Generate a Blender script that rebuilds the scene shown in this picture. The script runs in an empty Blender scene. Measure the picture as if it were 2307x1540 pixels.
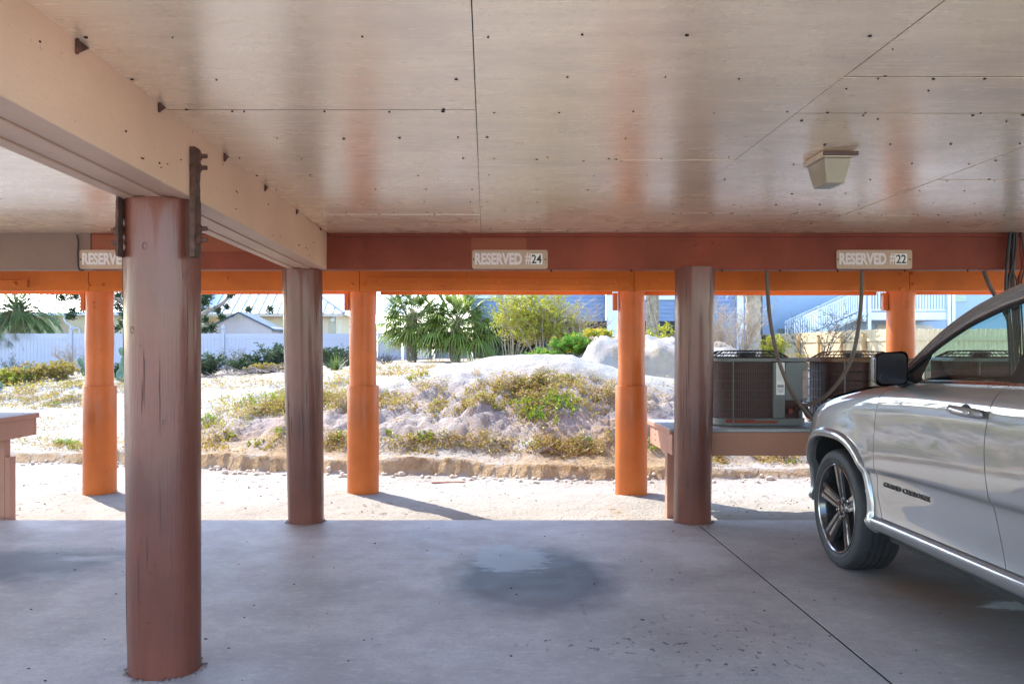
import bpy, bmesh, math, random
import numpy as np
from mathutils import Vector, Matrix
R = random.Random(7)
rad = math.radians
H, F, CX, CY = 1.42, 1900.0, 1095.0, 787.0      # eye height, focal length and vanishing point of the photograph (pixels)
sc = bpy.context.scene
C = sc.collection

def P(px, py, Y):
    return Vector(((px - CX) / F * Y, Y, H + (CY - py) / F * Y))
def PX(px, Y): return (px - CX) / F * Y
def PZ(py, Y): return H + (CY - py) / F * Y

# ------------------------------------------------------------------ objects
def wloc(o):
    v = Vector((0, 0, 0))
    while o is not None:
        v = v + o.location; o = o.parent
    return v
def tag(o, label=None, cat=None, group=None, kind=None):
    if label: o['label'] = label
    if cat: o['category'] = cat
    if group: o['group'] = group
    if kind: o['kind'] = kind
    return o
def thing(name, label, cat, loc=(0, 0, 0), group=None):
    o = bpy.data.objects.new(name, None); C.objects.link(o)
    o.location = loc; o.empty_display_size = .2
    return tag(o, label, cat, group)
def children(o):
    return [c for c in bpy.data.objects if c.parent is o]
def copy_tree(o, parent=None, loc=None):
    kids = list(o.children)
    c = o.copy(); C.objects.link(c); c.parent = parent
    if loc is not None: c.location = loc
    for k in kids: copy_tree(k, c)
    return c

class MB:
    """collects shapes into one mesh"""
    def __init__(s): s.v = []; s.f = []; s.m = []; s.col = []; s.cur = 0
    def add(s, vs, fs, mi=None):
        b = len(s.v); s.v.extend(tuple(v) for v in vs)
        for f in fs: s.f.append(tuple(b + i for i in f)); s.m.append(s.cur if mi is None else mi)
        return s
    def box(s, x0, x1, y0, y1, z0, z1, M=None):
        vs = [Vector((x, y, z)) for z in (z0, z1) for y in (y0, y1) for x in (x0, x1)]
        if M is not None: vs = [M @ v for v in vs]
        return s.add(vs, [(0, 2, 3, 1), (4, 5, 7, 6), (0, 1, 5, 4), (2, 6, 7, 3), (0, 4, 6, 2), (1, 3, 7, 5)])
    def tube(s, pts, r, n=8, caps=True):
        pts = [Vector(p) for p in pts]
        rs = r if isinstance(r, (list, tuple)) else [r] * len(pts)
        base = len(s.v); up = None
        for i, p in enumerate(pts):
            t = (pts[min(i + 1, len(pts) - 1)] - pts[max(i - 1, 0)])
            t = t.normalized() if t.length > 1e-9 else Vector((0, 0, 1))
            if up is None:
                up = Vector((0, 0, 1)) if abs(t.z) < .9 else Vector((0, 1, 0))
            a = t.cross(up)
            if a.length < 1e-6: a = t.cross(Vector((1, 0, 0)))
            a.normalize(); b = a.cross(t).normalized(); up = b
            for k in range(n):
                an = 2 * math.pi * k / n
                s.v.append(tuple(p + (a * math.cos(an) + b * math.sin(an)) * rs[i]))
        for i in range(len(pts) - 1):
            for k in range(n):
                k2 = (k + 1) % n
                s.f.append((base + i * n + k, base + i * n + k2, base + (i + 1) * n + k2, base + (i + 1) * n + k)); s.m.append(s.cur)
        if caps and n > 2:
            s.f.append(tuple(base + k for k in range(n - 1, -1, -1))); s.m.append(s.cur)
            e = base + (len(pts) - 1) * n
            s.f.append(tuple(e + k for k in range(n))); s.m.append(s.cur)
        return s
    def lathe(s, prof, c=(0, 0, 0), axis='Z', n=32, jit=None, caps=True):
        """prof: list of (radius, height)"""
        base = len(s.v); c = Vector(c)
        for i, (r, h) in enumerate(prof):
            for k in range(n):
                a = 2 * math.pi * k / n
                rr = r * (1 + (jit(a, h) if jit else 0))
                u, w = rr * math.cos(a), rr * math.sin(a)
                p = {'Z': (u, w, h), 'X': (h, u, w), 'Y': (w, h, u)}[axis]
                s.v.append(tuple(c + Vector(p)))
        for i in range(len(prof) - 1):
            for k in range(n):
                k2 = (k + 1) % n
                s.f.append((base + i * n + k, base + i * n + k2, base + (i + 1) * n + k2, base + (i + 1) * n + k)); s.m.append(s.cur)
        for i, rev in ((0, True), (len(prof) - 1, False)):
            if caps and prof[i][0] > 1e-5:
                ring = [base + i * n + k for k in range(n)]
                s.f.append(tuple(reversed(ring)) if rev else tuple(ring)); s.m.append(s.cur)
        return s
    def prism(s, poly, d0, d1, axis='Y'):
        """poly in the two other axes, extruded from d0 to d1"""
        n = len(poly); vs = []
        for d in (d0, d1):
            for a, b in poly:
                vs.append({'Y': (a, d, b), 'X': (d, a, b), 'Z': (a, b, d)}[axis])
        fs = [tuple(range(n - 1, -1, -1)), tuple(range(n, 2 * n))]
        fs += [(i, (i + 1) % n, n + (i + 1) % n, n + i) for i in range(n)]
        return s.add(vs, fs)
    def quad(s, a, b, c, d): return s.add([a, b, c, d], [(0, 1, 2, 3)])
    def grid(s, rows):
        """rows: list of equally long lists of points"""
        base = len(s.v); n = len(rows[0])
        for r in rows: s.v.extend(tuple(p) for p in r)
        for i in range(len(rows) - 1):
            for k in range(n - 1):
                s.f.append((base + i * n + k, base + i * n + k + 1, base + (i + 1) * n + k + 1, base + (i + 1) * n + k)); s.m.append(s.cur)
        return s
    def bolt(s, c, r=.016, L=.012, axis='-Y'):
        c = Vector(c); d = {'-Y': Vector((0, -1, 0)), 'X': Vector((1, 0, 0)), '-X': Vector((-1, 0, 0))}[axis]
        s.tube([c - d * .004, c + d * .003], r * 1.35, 12)
        return s.tube([c + d * .003, c + d * L * .75, c + d * L], [r, r, r * .6], 6)
    def build(s, name, mat, parent=None, smooth=False, bevel=0, seg=2, angle=35, recalc=True):
        me = bpy.data.meshes.new(name)
        off = wloc(parent) if parent is not None else Vector((0, 0, 0))
        me.from_pydata([(v[0] - off.x, v[1] - off.y, v[2] - off.z) for v in s.v], [], s.f)
        mats = mat if isinstance(mat, (list, tuple)) else [mat]
        for m in mats: me.materials.append(m)
        if len(mats) > 1: me.polygons.foreach_set('material_index', s.m)
        if bevel or recalc:
            bm = bmesh.new(); bm.from_mesh(me)
            if recalc: bmesh.ops.recalc_face_normals(bm, faces=bm.faces)
            if bevel:
                es = [e for e in bm.edges if len(e.link_faces) == 2 and e.calc_face_angle(0) > rad(50)]
                bmesh.ops.bevel(bm, geom=es, offset=bevel, segments=seg, affect='EDGES', profile=.5, clamp_overlap=True)
            bm.to_mesh(me); bm.free()
        if smooth:
            me.polygons.foreach_set('use_smooth', [True] * len(me.polygons))
            try: me.set_sharp_from_angle(angle=rad(angle))
            except Exception: pass
        me.update()
        o = bpy.data.objects.new(name, me); C.objects.link(o)
        if parent is not None: o.parent = parent
        return o

# ------------------------------------------------------------------ materials
def nmat(name):
    m = bpy.data.materials.new(name); m.use_nodes = True
    nt = m.node_tree; nt.nodes.clear()
    o = nt.nodes.new('ShaderNodeOutputMaterial'); b = nt.nodes.new('ShaderNodeBsdfPrincipled')
    nt.links.new(b.outputs[0], o.inputs[0])
    return m, nt, b, o
class NG:
    """small node-graph helper"""
    def __init__(s, nt): s.nt = nt
    def n(s, t, **k):
        x = s.nt.nodes.new(t)
        for a, v in k.items(): setattr(x, a, v)
        return x
    def l(s, a, b): s.nt.links.new(a, b)
    def set(s, sock, v):
        if hasattr(v, 'is_output') or hasattr(v, 'links'): s.l(v, sock)
        else: sock.default_value = v
    def coord(s, which='Object', scale=(1, 1, 1)):
        if which == 'World':
            c = s.n('ShaderNodeNewGeometry').outputs['Position']
        else: c = s.n('ShaderNodeTexCoord').outputs[which]
        mp = s.n('ShaderNodeMapping'); s.l(c, mp.inputs[0]); mp.inputs['Scale'].default_value = scale
        return mp.outputs[0]
    def noise(s, vec, scale, detail=4, rough=.55, dist=0):
        t = s.n('ShaderNodeTexNoise'); s.l(vec, t.inputs['Vector'])
        t.inputs['Scale'].default_value = scale; t.inputs['Detail'].default_value = detail
        t.inputs['Roughness'].default_value = rough; t.inputs['Distortion'].default_value = dist
        return t.outputs['Fac']
    def math(s, op, a, b=0., clamp=False):
        m = s.n('ShaderNodeMath', operation=op, use_clamp=clamp); s.set(m.inputs[0], a); s.set(m.inputs[1], b)
        return m.outputs[0]
    def ramp(s, fac, stops):
        r = s.n('ShaderNodeValToRGB'); s.l(fac, r.inputs[0]); e = r.color_ramp.elements
        while len(e) > 1: e.remove(e[-1])
        for i, (p, c) in enumerate(stops):
            el = e[0] if i == 0 else e.new(p)
            el.position = p; el.color = (c, c, c, 1) if isinstance(c, (int, float)) else (*c, 1)
        return r.outputs[0]
    def mix(s, fac, a, b, mode='MIX'):
        m = s.n('ShaderNodeMix', data_type='RGBA', blend_type=mode)
        s.set(m.inputs[0], fac)
        for i, v in ((6, a), (7, b)):
            if isinstance(v, (tuple, list)): m.inputs[i].default_value = (*v[:3], 1)
            else: s.l(v, m.inputs[i])
        return m.outputs[2]
    def bump(s, h, strength, dist=.01, normal=None):
        b = s.n('ShaderNodeBump'); s.l(h, b.inputs['Height']); b.inputs['Strength'].default_value = strength
        b.inputs['Distance'].default_value = dist
        if normal is not None: s.l(normal, b.inputs['Normal'])
        return b.outputs[0]
def sh(c, k): return tuple(min(1, x * k) for x in c)

def pm(name, base, rough=.6, var=.18, vs=3, bump=.25, bs=60, stretch=(1, 1, 1), metallic=0., spec=.5, coat=0., coords='Object', dirt=None, dirt_s=2, dirt_amt=.5, tint=None, bd=.004, trans=0):
    """painted / natural surface: colour variation + fine bump, optional dirt patches of their own colour"""
    m, nt, b, o = nmat(name); g = NG(nt)
    v = g.coord(coords, stretch)
    n1 = g.noise(v, vs, 5)
    f = g.ramp(n1, [(.28, 0), (.72, 1)])
    col = g.mix(f, sh(base, 1 - var), tint if tint else sh(base, 1 + var))
    n2 = g.noise(v, vs * 9, 3)
    col = g.mix(g.math('MULTIPLY', g.ramp(n2, [(.35, 0), (.7, 1)]), var * .8), col, sh(base, .6))
    if dirt:
        d = g.ramp(g.noise(v, dirt_s, 6, .65), [(.52, 0), (.68, 1)])
        col = g.mix(g.math('MULTIPLY', d, dirt_amt), col, dirt)
    g.l(col, b.inputs['Base Color'])
    rr = g.math('ADD', g.math('MULTIPLY', g.math('SUBTRACT', n2, .5), .25), rough, True)
    g.l(rr, b.inputs['Roughness'])
    b.inputs['Metallic'].default_value = metallic
    b.inputs['Specular IOR Level'].default_value = spec
    b.inputs['Coat Weight'].default_value = coat; b.inputs['Coat Roughness'].default_value = .04
    if bump:
        h = g.noise(v, bs, 4, .6)
        g.l(g.bump(h, bump, bd), b.inputs['Normal'])
    return m

def leafmat(name, c1, c2, trans=.35, rough=.5):
    """leaf: two-tone by world noise and per-leaf random island, with light coming through"""
    m, nt, b, o = nmat(name); g = NG(nt)
    v = g.coord('World')
    n1 = g.ramp(g.noise(v, 2.2, 3), [(.35, 0), (.65, 1)])
    rnd = g.n('ShaderNodeNewGeometry').outputs['Random Per Island']
    f = g.math('ADD', g.math('MULTIPLY', n1, .45), g.math('MULTIPLY', rnd, .55), True)
    col = g.mix(f, c1, c2)
    g.l(col, b.inputs['Base Color']); b.inputs['Roughness'].default_value = rough
    b.inputs['Specular IOR Level'].default_value = .35
    t = g.n('ShaderNodeBsdfTranslucent'); g.l(col, t.inputs[0])
    mx = g.n('ShaderNodeMixShader'); mx.inputs[0].default_value = trans
    g.l(b.outputs[0], mx.inputs[1]); g.l(t.outputs[0], mx.inputs[2]); g.l(mx.outputs[0], o.inputs[0])
    return m
# ------------------------------------------------------------------ carport: slab, ceiling, beams, columns
ZC, ZB = 2.371, 2.074        # ceiling and beam underside
M = {}
def paint(name, base, grain=(1, 1, 1), rough=.45, bump=.35, knots=None, spec=.15, var=.1, bs=22, gd=.004, peel=None, coat=0., crough=.22):
    """old brushed paint on wood: grain relief stretched along one axis, scuffs, a few peeled specks"""
    m, nt, b, o = nmat(name); g = NG(nt)
    v = g.coord('Object', grain); w = g.coord('Object')
    n1 = g.noise(w, 1.7, 5); gr = g.noise(v, bs, 5, .65, .3)
    col = g.mix(g.ramp(n1, [(.3, 0), (.7, 1)]), sh(base, 1 - var), sh(base, 1 + var))
    col = g.mix(g.math('MULTIPLY', g.ramp(gr, [(.3, 1), (.5, 0)]), .28), col, sh(base, .62))
    sp = g.ramp(g.noise(w, 38, 2, .5), [(.70, 0), (.74, 1)])
    col = g.mix(g.math('MULTIPLY', sp, .5), col, peel or sh(base, .35))
    g.l(col, b.inputs['Base Color'])
    g.l(g.math('ADD', g.math('MULTIPLY', g.math('SUBTRACT', gr, .5), .3), rough, True), b.inputs['Roughness'])
    b.inputs['Specular IOR Level'].default_value = spec; b.inputs['Coat Weight'].default_value = coat; b.inputs['Coat Roughness'].default_value = crough
    h = g.math('ADD', g.math('MULTIPLY', gr, 1.), g.math('MULTIPLY', g.noise(w, 6, 3), .6))
    g.l(g.bump(h, bump, gd), b.inputs['Normal'])
    return m
M['ceil'] = None
def ceiling_mat():
    m, nt, b, o = nmat('ceiling_paint'); g = NG(nt)
    w = g.coord('World'); v = g.coord('World', (1.2, 7, 1))
    base = (.95, .73, .50)
    n1 = g.noise(v, 1.1, 6, .6, .4); n2 = g.noise(w, 2.4, 5, .6)
    col = g.mix(g.ramp(n1, [(.34, 0), (.68, 1)]), sh(base, .9), sh(base, 1.06))
    col = g.mix(g.math('MULTIPLY', g.ramp(n2, [(.50, 0), (.72, 1)]), .38), col, (.55, .41, .32))
    for_st = g.noise(g.coord('World', (.5, 3.5, 1)), 2.6, 5, .65, .5)
    col = g.mix(g.math('MULTIPLY', g.ramp(for_st, [(.52, 0), (.72, 1)]), .32), col, (.60, .46, .40))
    # mildew specks in bands
    band = g.ramp(g.noise(g.coord('World', (.35, 2.2, 1)), 1.3, 3), [(.5, 0), (.68, 1)])
    spk = g.ramp(g.noise(w, 70, 2, .5), [(.63, 0), (.70, 1)])
    col = g.mix(g.math('MULTIPLY', g.math('MULTIPLY', band, spk), .75), col, (.16, .13, .11))
    g.l(col, b.inputs['Base Color'])
    gl = g.noise(g.coord('World', (2, 24, 1)), 3.2, 6, .65, .6)
    g.l(g.math('ADD', g.math('MULTIPLY', gl, .22), .14, True), b.inputs['Roughness'])
    b.inputs['Specular IOR Level'].default_value = .9; b.inputs['IOR'].default_value = 1.7
    # brushed plywood grain, swirling
    sw = g.noise(g.coord('World', (3, 16, 1)), 5, 5, .6, 1.6)
    sw2 = g.noise(g.coord('World', (1.4, 9, 1)), 3.2, 3, .55, 1.2)
    h = g.math('ADD', g.math('MULTIPLY', sw2, .5), g.math('MULTIPLY', g.noise(w, 1.6, 2), 2.5))
    g.l(g.bump(h, .10, .010), b.inputs['Normal'])
    b.inputs['Coat Weight'].default_value = .7; b.inputs['Coat IOR'].default_value = 1.7
    g.l(g.math('ADD', g.math('MULTIPLY', g.ramp(n2, [(.3, 0), (.7, 1)]), .14), .22, True), b.inputs['Coat Roughness'])
    return m
M['ceil'] = ceiling_mat()
M['gap'] = pm('dark_gap', (.012, .009, .008), .9, bump=0)
M['beam'] = paint('beam_tan_paint', (.60, .39, .27), (14, 1, 14), .5, .3, spec=.3)
M['header'] = paint('header_brown_paint', (.215, .050, .028), (1, 14, 14), .5, .45, var=.28)
M['header_tan'] = paint('faded_tan_paint', (.22, .145, .115), (14, 14, 1), .55, .3)
M['header_patch'] = paint('fresh_brown_paint', (.27, .08, .04), (1, 14, 14), .5, .2)
M['col'] = paint('column_mauve_paint', (.125, .036, .022), (13, 13, .7), .36, .5, gd=.008, bs=9, spec=.3, coat=.26, var=.3, crough=.13)
M['orange'] = paint('orange_paint', (.58, .17, .032), (1, 12, 12), .4, .45, var=.2)
M['orange_rough'] = paint('rough_orange_paint', (.56, .165, .032), (1, 1, 1), .5, .9, bs=30, gd=.006, var=.08)
M['pile'] = paint('pile_orange_paint', (.50, .125, .028), (12, 12, 1), .4, .6, var=.22, bs=14, coat=.15)
M['rust'] = pm('rusted_steel', (.09, .035, .025), .85, .5, 14, .9, 40, dirt=(.18, .06, .03), dirt_s=9, dirt_amt=.8, bd=.008)
M['table'] = paint('table_brown_paint', (.40, .20, .14), (1, 10, 10), .5, .3)
M['tabletop'] = pm('weathered_tabletop', (.33, .36, .38), .7, .25, 4, .4, 30, dirt=(.5, .48, .44), dirt_s=3)

def concrete():
    m, nt, b, o = nmat('worn_concrete'); g = NG(nt)
    w = g.coord('World'); base = (.385, .335, .315)
    n1 = g.noise(w, .9, 6, .6); n2 = g.noise(w, 5, 6, .65); n3 = g.noise(w, 160, 3, .6)
    st = g.noise(g.coord('World', (.7, 6, 1)), 2.2, 5, .6)
    col = g.mix(g.ramp(n1, [(.34, 0), (.66, 1)]), sh(base, .74), (.50, .45, .43))
    col = g.mix(g.math('MULTIPLY', g.ramp(n2, [(.45, 0), (.70, 1)]), .5), col, (.31, .28, .275))
    col = g.mix(g.math('MULTIPLY', g.ramp(st, [(.5, 0), (.7, 1)]), .22), col, (.33, .29, .275))
    col = g.mix(g.math('MULTIPLY', g.ramp(n3, [(.42, 0), (.75, 1)]), .5), col, (.24, .22, .22))
    n4 = g.noise(w, 42, 4, .7)
    col = g.mix(g.math('MULTIPLY', g.ramp(n4, [(.50, 0), (.66, 1)]), .42), col, (.26, .235, .23))
    n5 = g.noise(g.coord('World', (1, 2.2, 1)), 13, 5, .7)
    col = g.mix(g.math('MULTIPLY', g.ramp(n5, [(.54, 0), (.66, 1)]), .35), col, (.56, .51, .48))
    wn = g.noise(w, 2.3, 5, .6); wn2 = g.noise(w, 9, 5, .7); wn3 = g.noise(g.coord('World', (.8, 2.2, 1)), 7, 8, .72)
    def blob(cx, cy, rx, ry, soft0, soft1, wob=.5, nn=None):
        mp = g.n('ShaderNodeMapping'); g.l(g.n('ShaderNodeNewGeometry').outputs['Position'], mp.inputs[0])
        mp.inputs['Location'].default_value = (-cx / rx, -cy / ry, 0); mp.inputs['Scale'].default_value = (1 / rx, 1 / ry, 0)
        ln = g.n('ShaderNodeVectorMath', operation='LENGTH'); g.l(mp.outputs[0], ln.inputs[0])
        dd = g.math('ADD', ln.outputs['Value'], g.math('MULTIPLY', g.math('SUBTRACT', nn or wn, .5), wob))
        return g.ramp(g.math('MULTIPLY', dd, .5), [(soft0 * .5, 1), (soft1 * .5, 0)])
    col = g.mix(g.math('MULTIPLY', blob(.30, 5.28, .62, .92, .62, .98, .6), .95), col, (.060, .056, .060))
    col = g.mix(g.math('MULTIPLY', blob(.16, 5.75, .36, .50, .60, .80, 1.3, wn3), .72), col, (.33, .355, .38))
    col = g.mix(g.math('MULTIPLY', blob(.22, 4.6, .7, .45, .3, 1.1, .5), .35), col, (.24, .2, .19))
    col = g.mix(g.math('MULTIPLY', blob(-3.1, 5.55, .95, .62, .45, 1.05, 1.3), .85), col, (.075, .08, .095))
    col = g.mix(g.math('MULTIPLY', blob(-2.7, 5.75, .28, .1, .3, .9, 2.2, wn3), .5), col, (.46, .47, .48))
    col = g.mix(g.math('MULTIPLY', blob(2.75, 4.9, .75, 1.5, .35, 1.1, .8), .62), col, (.17, .13, .10))
    col = g.mix(g.math('MULTIPLY', blob(2.6, 4.95, .35, .6, .3, 1.0, 1.0), .5), col, (.24, .11, .05))
    col = g.mix(g.math('MULTIPLY', blob(1.45, 5.9, .25, .6, .4, 1.0, 1.6, wn2), .5), col, (.56, .55, .55))
    col = g.mix(g.math('MULTIPLY', blob(2.98, 4.68, .25, .1, .7, .95, 1.6, wn3), .9), col, (.62, .62, .60))
    # dark spatters
    sp = g.ramp(g.noise(g.coord('World', (1, .6, 1)), 26, 2, .5), [(.62, 0), (.66, 1)])
    zone = g.math('MAXIMUM', blob(.75, 4.05, .62, .13, .7, 1.1, .6), blob(1.15, 4.05, .45, .5, .4, 1.2, .8))
    col = g.mix(g.math('MULTIPLY', g.math('MULTIPLY', sp, g.math('ADD', zone, .10, True)), .85), col, (.09, .08, .085))
    crk = blob(.53, 4.95, .02, .62, .5, 1.1, 1.2, wn2)
    col = g.mix(g.math('MULTIPLY', g.math('MULTIPLY', crk, g.ramp(g.noise(w, 40, 3), [(.42, 0), (.6, 1)])), .7), col, (.10, .09, .09))
    sx = g.n('ShaderNodeSeparateXYZ'); g.l(g.n('ShaderNodeNewGeometry').outputs['Position'], sx.inputs[0])
    ed = g.math('ADD', g.math('MULTIPLY', g.math('SUBTRACT', sx.outputs['Y'], 6.72), 1.6), g.math('MULTIPLY', g.math('SUBTRACT', wn2, .5), 1.6))
    col = g.mix(g.math('MULTIPLY', g.ramp(ed, [(.35, 0), (.8, 1)]), .6), col, (.47, .43, .38))
    g.l(col, b.inputs['Base Color'])
    g.l(g.math('ADD', g.math('MULTIPLY', n2, .35), .42, True), b.inputs['Roughness'])
    b.inputs['Specular IOR Level'].default_value = .22
    h = g.math('ADD', g.math('MULTIPLY', n3, .5), g.math('MULTIPLY', g.noise(g.coord('World', (1, 5, 1)), 30, 3), .6))
    g.l(g.bump(h, .35, .003), b.inputs['Normal'])
    return m
M['concrete'] = concrete()
# slab in two pours with an open joint between them
JX = 1.727
for x0, x1 in ((-9.5, JX - .008), (JX + .008, 9)):
    o = MB().box(x0, x1, -1.2, 7.03, -.22, 0).build('floor_slab', M['concrete'])
    tag(o, kind='structure')
o = MB().box(JX - .0078, JX + .0078, -1.19, 7.02, -.2, -.004).build('joint_filler', M['gap']); tag(o, kind='structure')

# ceiling: plywood sheets with open joints, nails
def ceiling():
    cols = [(-9.5, -1.60), (-1.29, -.04), (-.04, 1.25), (1.25, 2.53), (2.53, 3.82), (3.82, 5.1), (5.1, 9)]
    cuts = {0: [-1.8, .78, 3.35, 5.92], 1: [-1.8, .78, 3.352, 5.95], 2: [-.9, 1.66, 4.235, 6.75], 3: [.4, 2.945, 3.405, 5.885], 4: [-.4, 2.16, 4.73, 5.94], 5: [.8, 3.4, 5.95], 6: [0, 2.6, 5.2]}
    GY = {(1, 3.352): .008, (2, 4.235): .0045, (3, 2.945): .009, (3, 3.405): .007, (3, 5.885): .006, (4, 4.73): .008, (4, 5.94): .005, (2, 6.75): .008, (1, 5.95): .004}
    mb = MB()
    for i, (x0, x1) in enumerate(cols):
        ys = [1.6] + [c for c in cuts[i] if c > 1.7] + [6.9]
        for a, b_ in zip(ys, ys[1:]):
            gw = R.choice((.0015, .0022, .003)); gy = GY.get((i, a), .003); gy2 = GY.get((i, b_), .003)
            mb.box(x0 + gw, x1 - gw, a + gy, b_ - gy2, ZC + R.uniform(-.0015, .0015), ZC + .018)
    mb.cur = 1
    for i, (x0, x1) in enumerate(cols):
        for c in cuts[i]:
            if c > 1.7: w_ = GY.get((i, c), .003) + .0005; mb.box(x0 + .002, x1 - .002, c - w_, c + w_, ZC + .0025, ZC + .015)
        mb.box(x1 - .003, x1 + .003, 1.6, 6.89, ZC + .0025, ZC + .015) if x1 != -1.6 else None
    for i, (x0, x1) in enumerate(cols):
        if i in (0, 6): continue
        y = 1.7 + R.uniform(0, .2)
        while y < 6.7:
            n = 4
            for k in range(n + 1):
                if R.random() < .6:
                    x = x0 + .06 + (x1 - x0 - .12) * k / n + R.uniform(-.03, .03); yy = y + R.uniform(-.02, .02)
                    r = R.choice((.003, .004, .0045, .007)); mb.tube([(x, yy, ZC - .004), (x, yy, ZC + .002)], r * .9, 6)
            y += .41
        for c in cuts[i]:
            x = x0 + .1
            while x < x1 and c > 1.5:
                for s in (-1, 1):
                    xx = x + R.uniform(-.04, .04); yy = c + s * (.012 + R.uniform(0, .01))
                    if R.random() < .5: mb.tube([(xx, yy, ZC - .004), (xx, yy, ZC + .002)], R.choice((.004, .006, .007)), 6)
                x += .2
    o = mb.build('ceiling', [M['ceil'], M['gap']]); tag(o, kind='structure')
    o = MB().box(-9.5, 9, 1.5, 8.40, ZC + .02, ZC + .4).build('ceiling', M['gap']); tag(o, kind='structure')
    o = MB().box(-9.5, 9, 7.04, 8.39, ZC - .02, ZC + .018).build('ceiling', M['orange']); tag(o, kind='structure')
ceiling()

# side beam of five plies running back along the parking bay
sb = thing('side_beam', 'tan side beam of stacked planks running along the bay over the near column', 'beam', (-1.445, 2, ZB))
xs = [-.313, -.252, -.190, -.128, -.066, 0]
def bx_(Y): return -1.228 - .0105 * Y       # right face of the beam, very slightly out of square
for i in range(5):
    z0 = ZB + (.006 if i in (1, 3) else 0)
    a, b_ = xs[i] + .0015, xs[i + 1] - .0015; y0, y1 = 1.6, 6.895
    MB().prism([(bx_(y0) + a, y0), (bx_(y0) + b_, y0), (bx_(y1) + b_, y1), (bx_(y1) + a, y1)], z0, ZC + .01, 'Z').build('plank', M['beam'], sb, bevel=.003, seg=1)
# joist hangers / rusty triangular plates on the right face of the beam
for Yc, s in ((2.62, 1.0), (3.28, .8), (4.12, .85), (4.9, .8), (5.75, .7), (6.6, .5)):
    a = .044 * s; xr = bx_(Yc) + .002
    vs = [(xr, Yc - a, ZC - .004), (xr, Yc + a * .8, ZC - .004), (xr, Yc - a * .9, ZC - a * 1.05)]
    vs2 = [(xr + .006, y, z) for _, y, z in vs]
    mb = MB().add(vs + vs2, [(0, 1, 2), (3, 5, 4), (0, 3, 4, 1), (1, 4, 5, 2), (2, 5, 3, 0)])
    mb.tube([(xr + .004, Yc - a * .95, ZC - .002), (xr + .004, Yc - a * .95, ZC - a * 1.1)], .005, 5)
    mb.build('metal_bracket', M['rust'], sb)
mb = MB()
for k in range(22):
    y = R.uniform(2.1, 6.8); z = R.uniform(ZB + .03, ZC - .05); r = R.choice((.002, .003, .004))
    mb.tube([(bx_(y) - .0015, y, z), (bx_(y) + .003, y, z)], r, 6)
tag(mb.build('nail', M['gap'], sb), kind='stuff')

# header beam across the bays
hb = thing('header_beam', 'dark red brown header beam over the parking bays carrying the reserved signs', 'beam', (0, 6.97, ZB))
XT = PX(205, 6.9)
MB().box(XT + .002, 9, 6.90, 7.04, ZB, ZC + .01).build('plank', M['header'], hb, bevel=.004, seg=1)
mb = MB()
mb.box(-9.5, XT - .002, 6.90, 7.04, ZB, ZC + .01)
tag(mb.build('plank', M['header_tan'], hb, bevel=.004, seg=1), 'faded tan plank at the left end')
mb = MB().box(PX(207, 6.9), -1.66, 6.8975, 6.899, PZ(566, 6.9), PZ(530, 6.9)); mb.build('paint_patch', M['header_patch'], hb)
mb = MB().box(PX(1062, 6.9), PX(1186, 6.9), 6.8975, 6.899, PZ(600, 6.9), PZ(536, 6.9)); mb.build('paint_patch', M['header_patch'], hb)
# upper trim strip on the right
MB().box(-1.28, 9, 6.885, 6.8985, ZC - .032, ZC - .001).build('trim_strip', M['header'], hb, bevel=.003, seg=1)
for px, py in ((1570, 552), (1568, 580), (1606, 548)):
    MB().bolt(P(px, py, 6.898), .012 if px < 1600 else .006).build('bolt', M['header'], hb, True)
mb = MB()
for px in (1625, 1755, 1885, 2036, 2178, 1240, 1420, 655): mb.tube([P(px, 606, 6.93), P(px + 3, 612, 6.93)], .006, 5)
tag(mb.build('nail', M['gap'], hb), kind='stuff')

# outer orange rim beam (two boards that clamp the piles)
ob = thing('rim_beam', 'bright orange double rim beam along the outer edge with steel plate and bolts', 'beam', (0, 8.6, 2.0))
seams = [-9.5, -6.7, -3.97, -1.262, 1.478, 4.23, 6.98, 9]
for a, b_ in zip(seams, seams[1:]):
    MB().box(a + .002, b_ - .002, 8.42, 8.475, 2.005, 2.46).build('board', M['orange'], ob, bevel=.004, seg=1)
    MB().box(a + .16, b_ - .16 + R.uniform(-.01, .01), 8.80, 8.855, 1.992 + R.uniform(-.006, .006), 2.46).build('board', M['orange'], ob, bevel=.004, seg=1)
MB().box(-9.5, 9, 8.860, 8.95, 2.03, 2.50).build('fascia', M['orange'], ob, bevel=.004, seg=1)
Yb = 8.40
def plate(px0, px1, py0, py1, bolts, tilt=2):
    A, B_, D, E = P(px0, py0, Yb), P(px1, py0 + tilt, Yb), P(px1, py1 + tilt, Yb), P(px0, py1, Yb)
    vs = [A, B_, D, E]; vs2 = [v + Vector((0, .019, 0)) for v in vs]
    pl = MB().add(vs + vs2, [(0, 1, 2, 3), (7, 6, 5, 4), (0, 4, 5, 1), (1, 5, 6, 2), (2, 6, 7, 3), (3, 7, 4, 0)]).build('steel_plate', M['orange_rough'], ob, bevel=.003, seg=1)
    for k in range(bolts):
        f = (k + .33) / (bolts - .33)
        c = A.lerp(B_, f); c.z = (c.z + E.lerp(D, f).z) / 2; c.y = Yb
        MB().bolt(c, .017, .016).build('bolt', M['orange'], pl, True)
plate(828, 1420, 624, 640, 7, 3)
plate(-160, 62, 629, 646, 3, 1)
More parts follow.
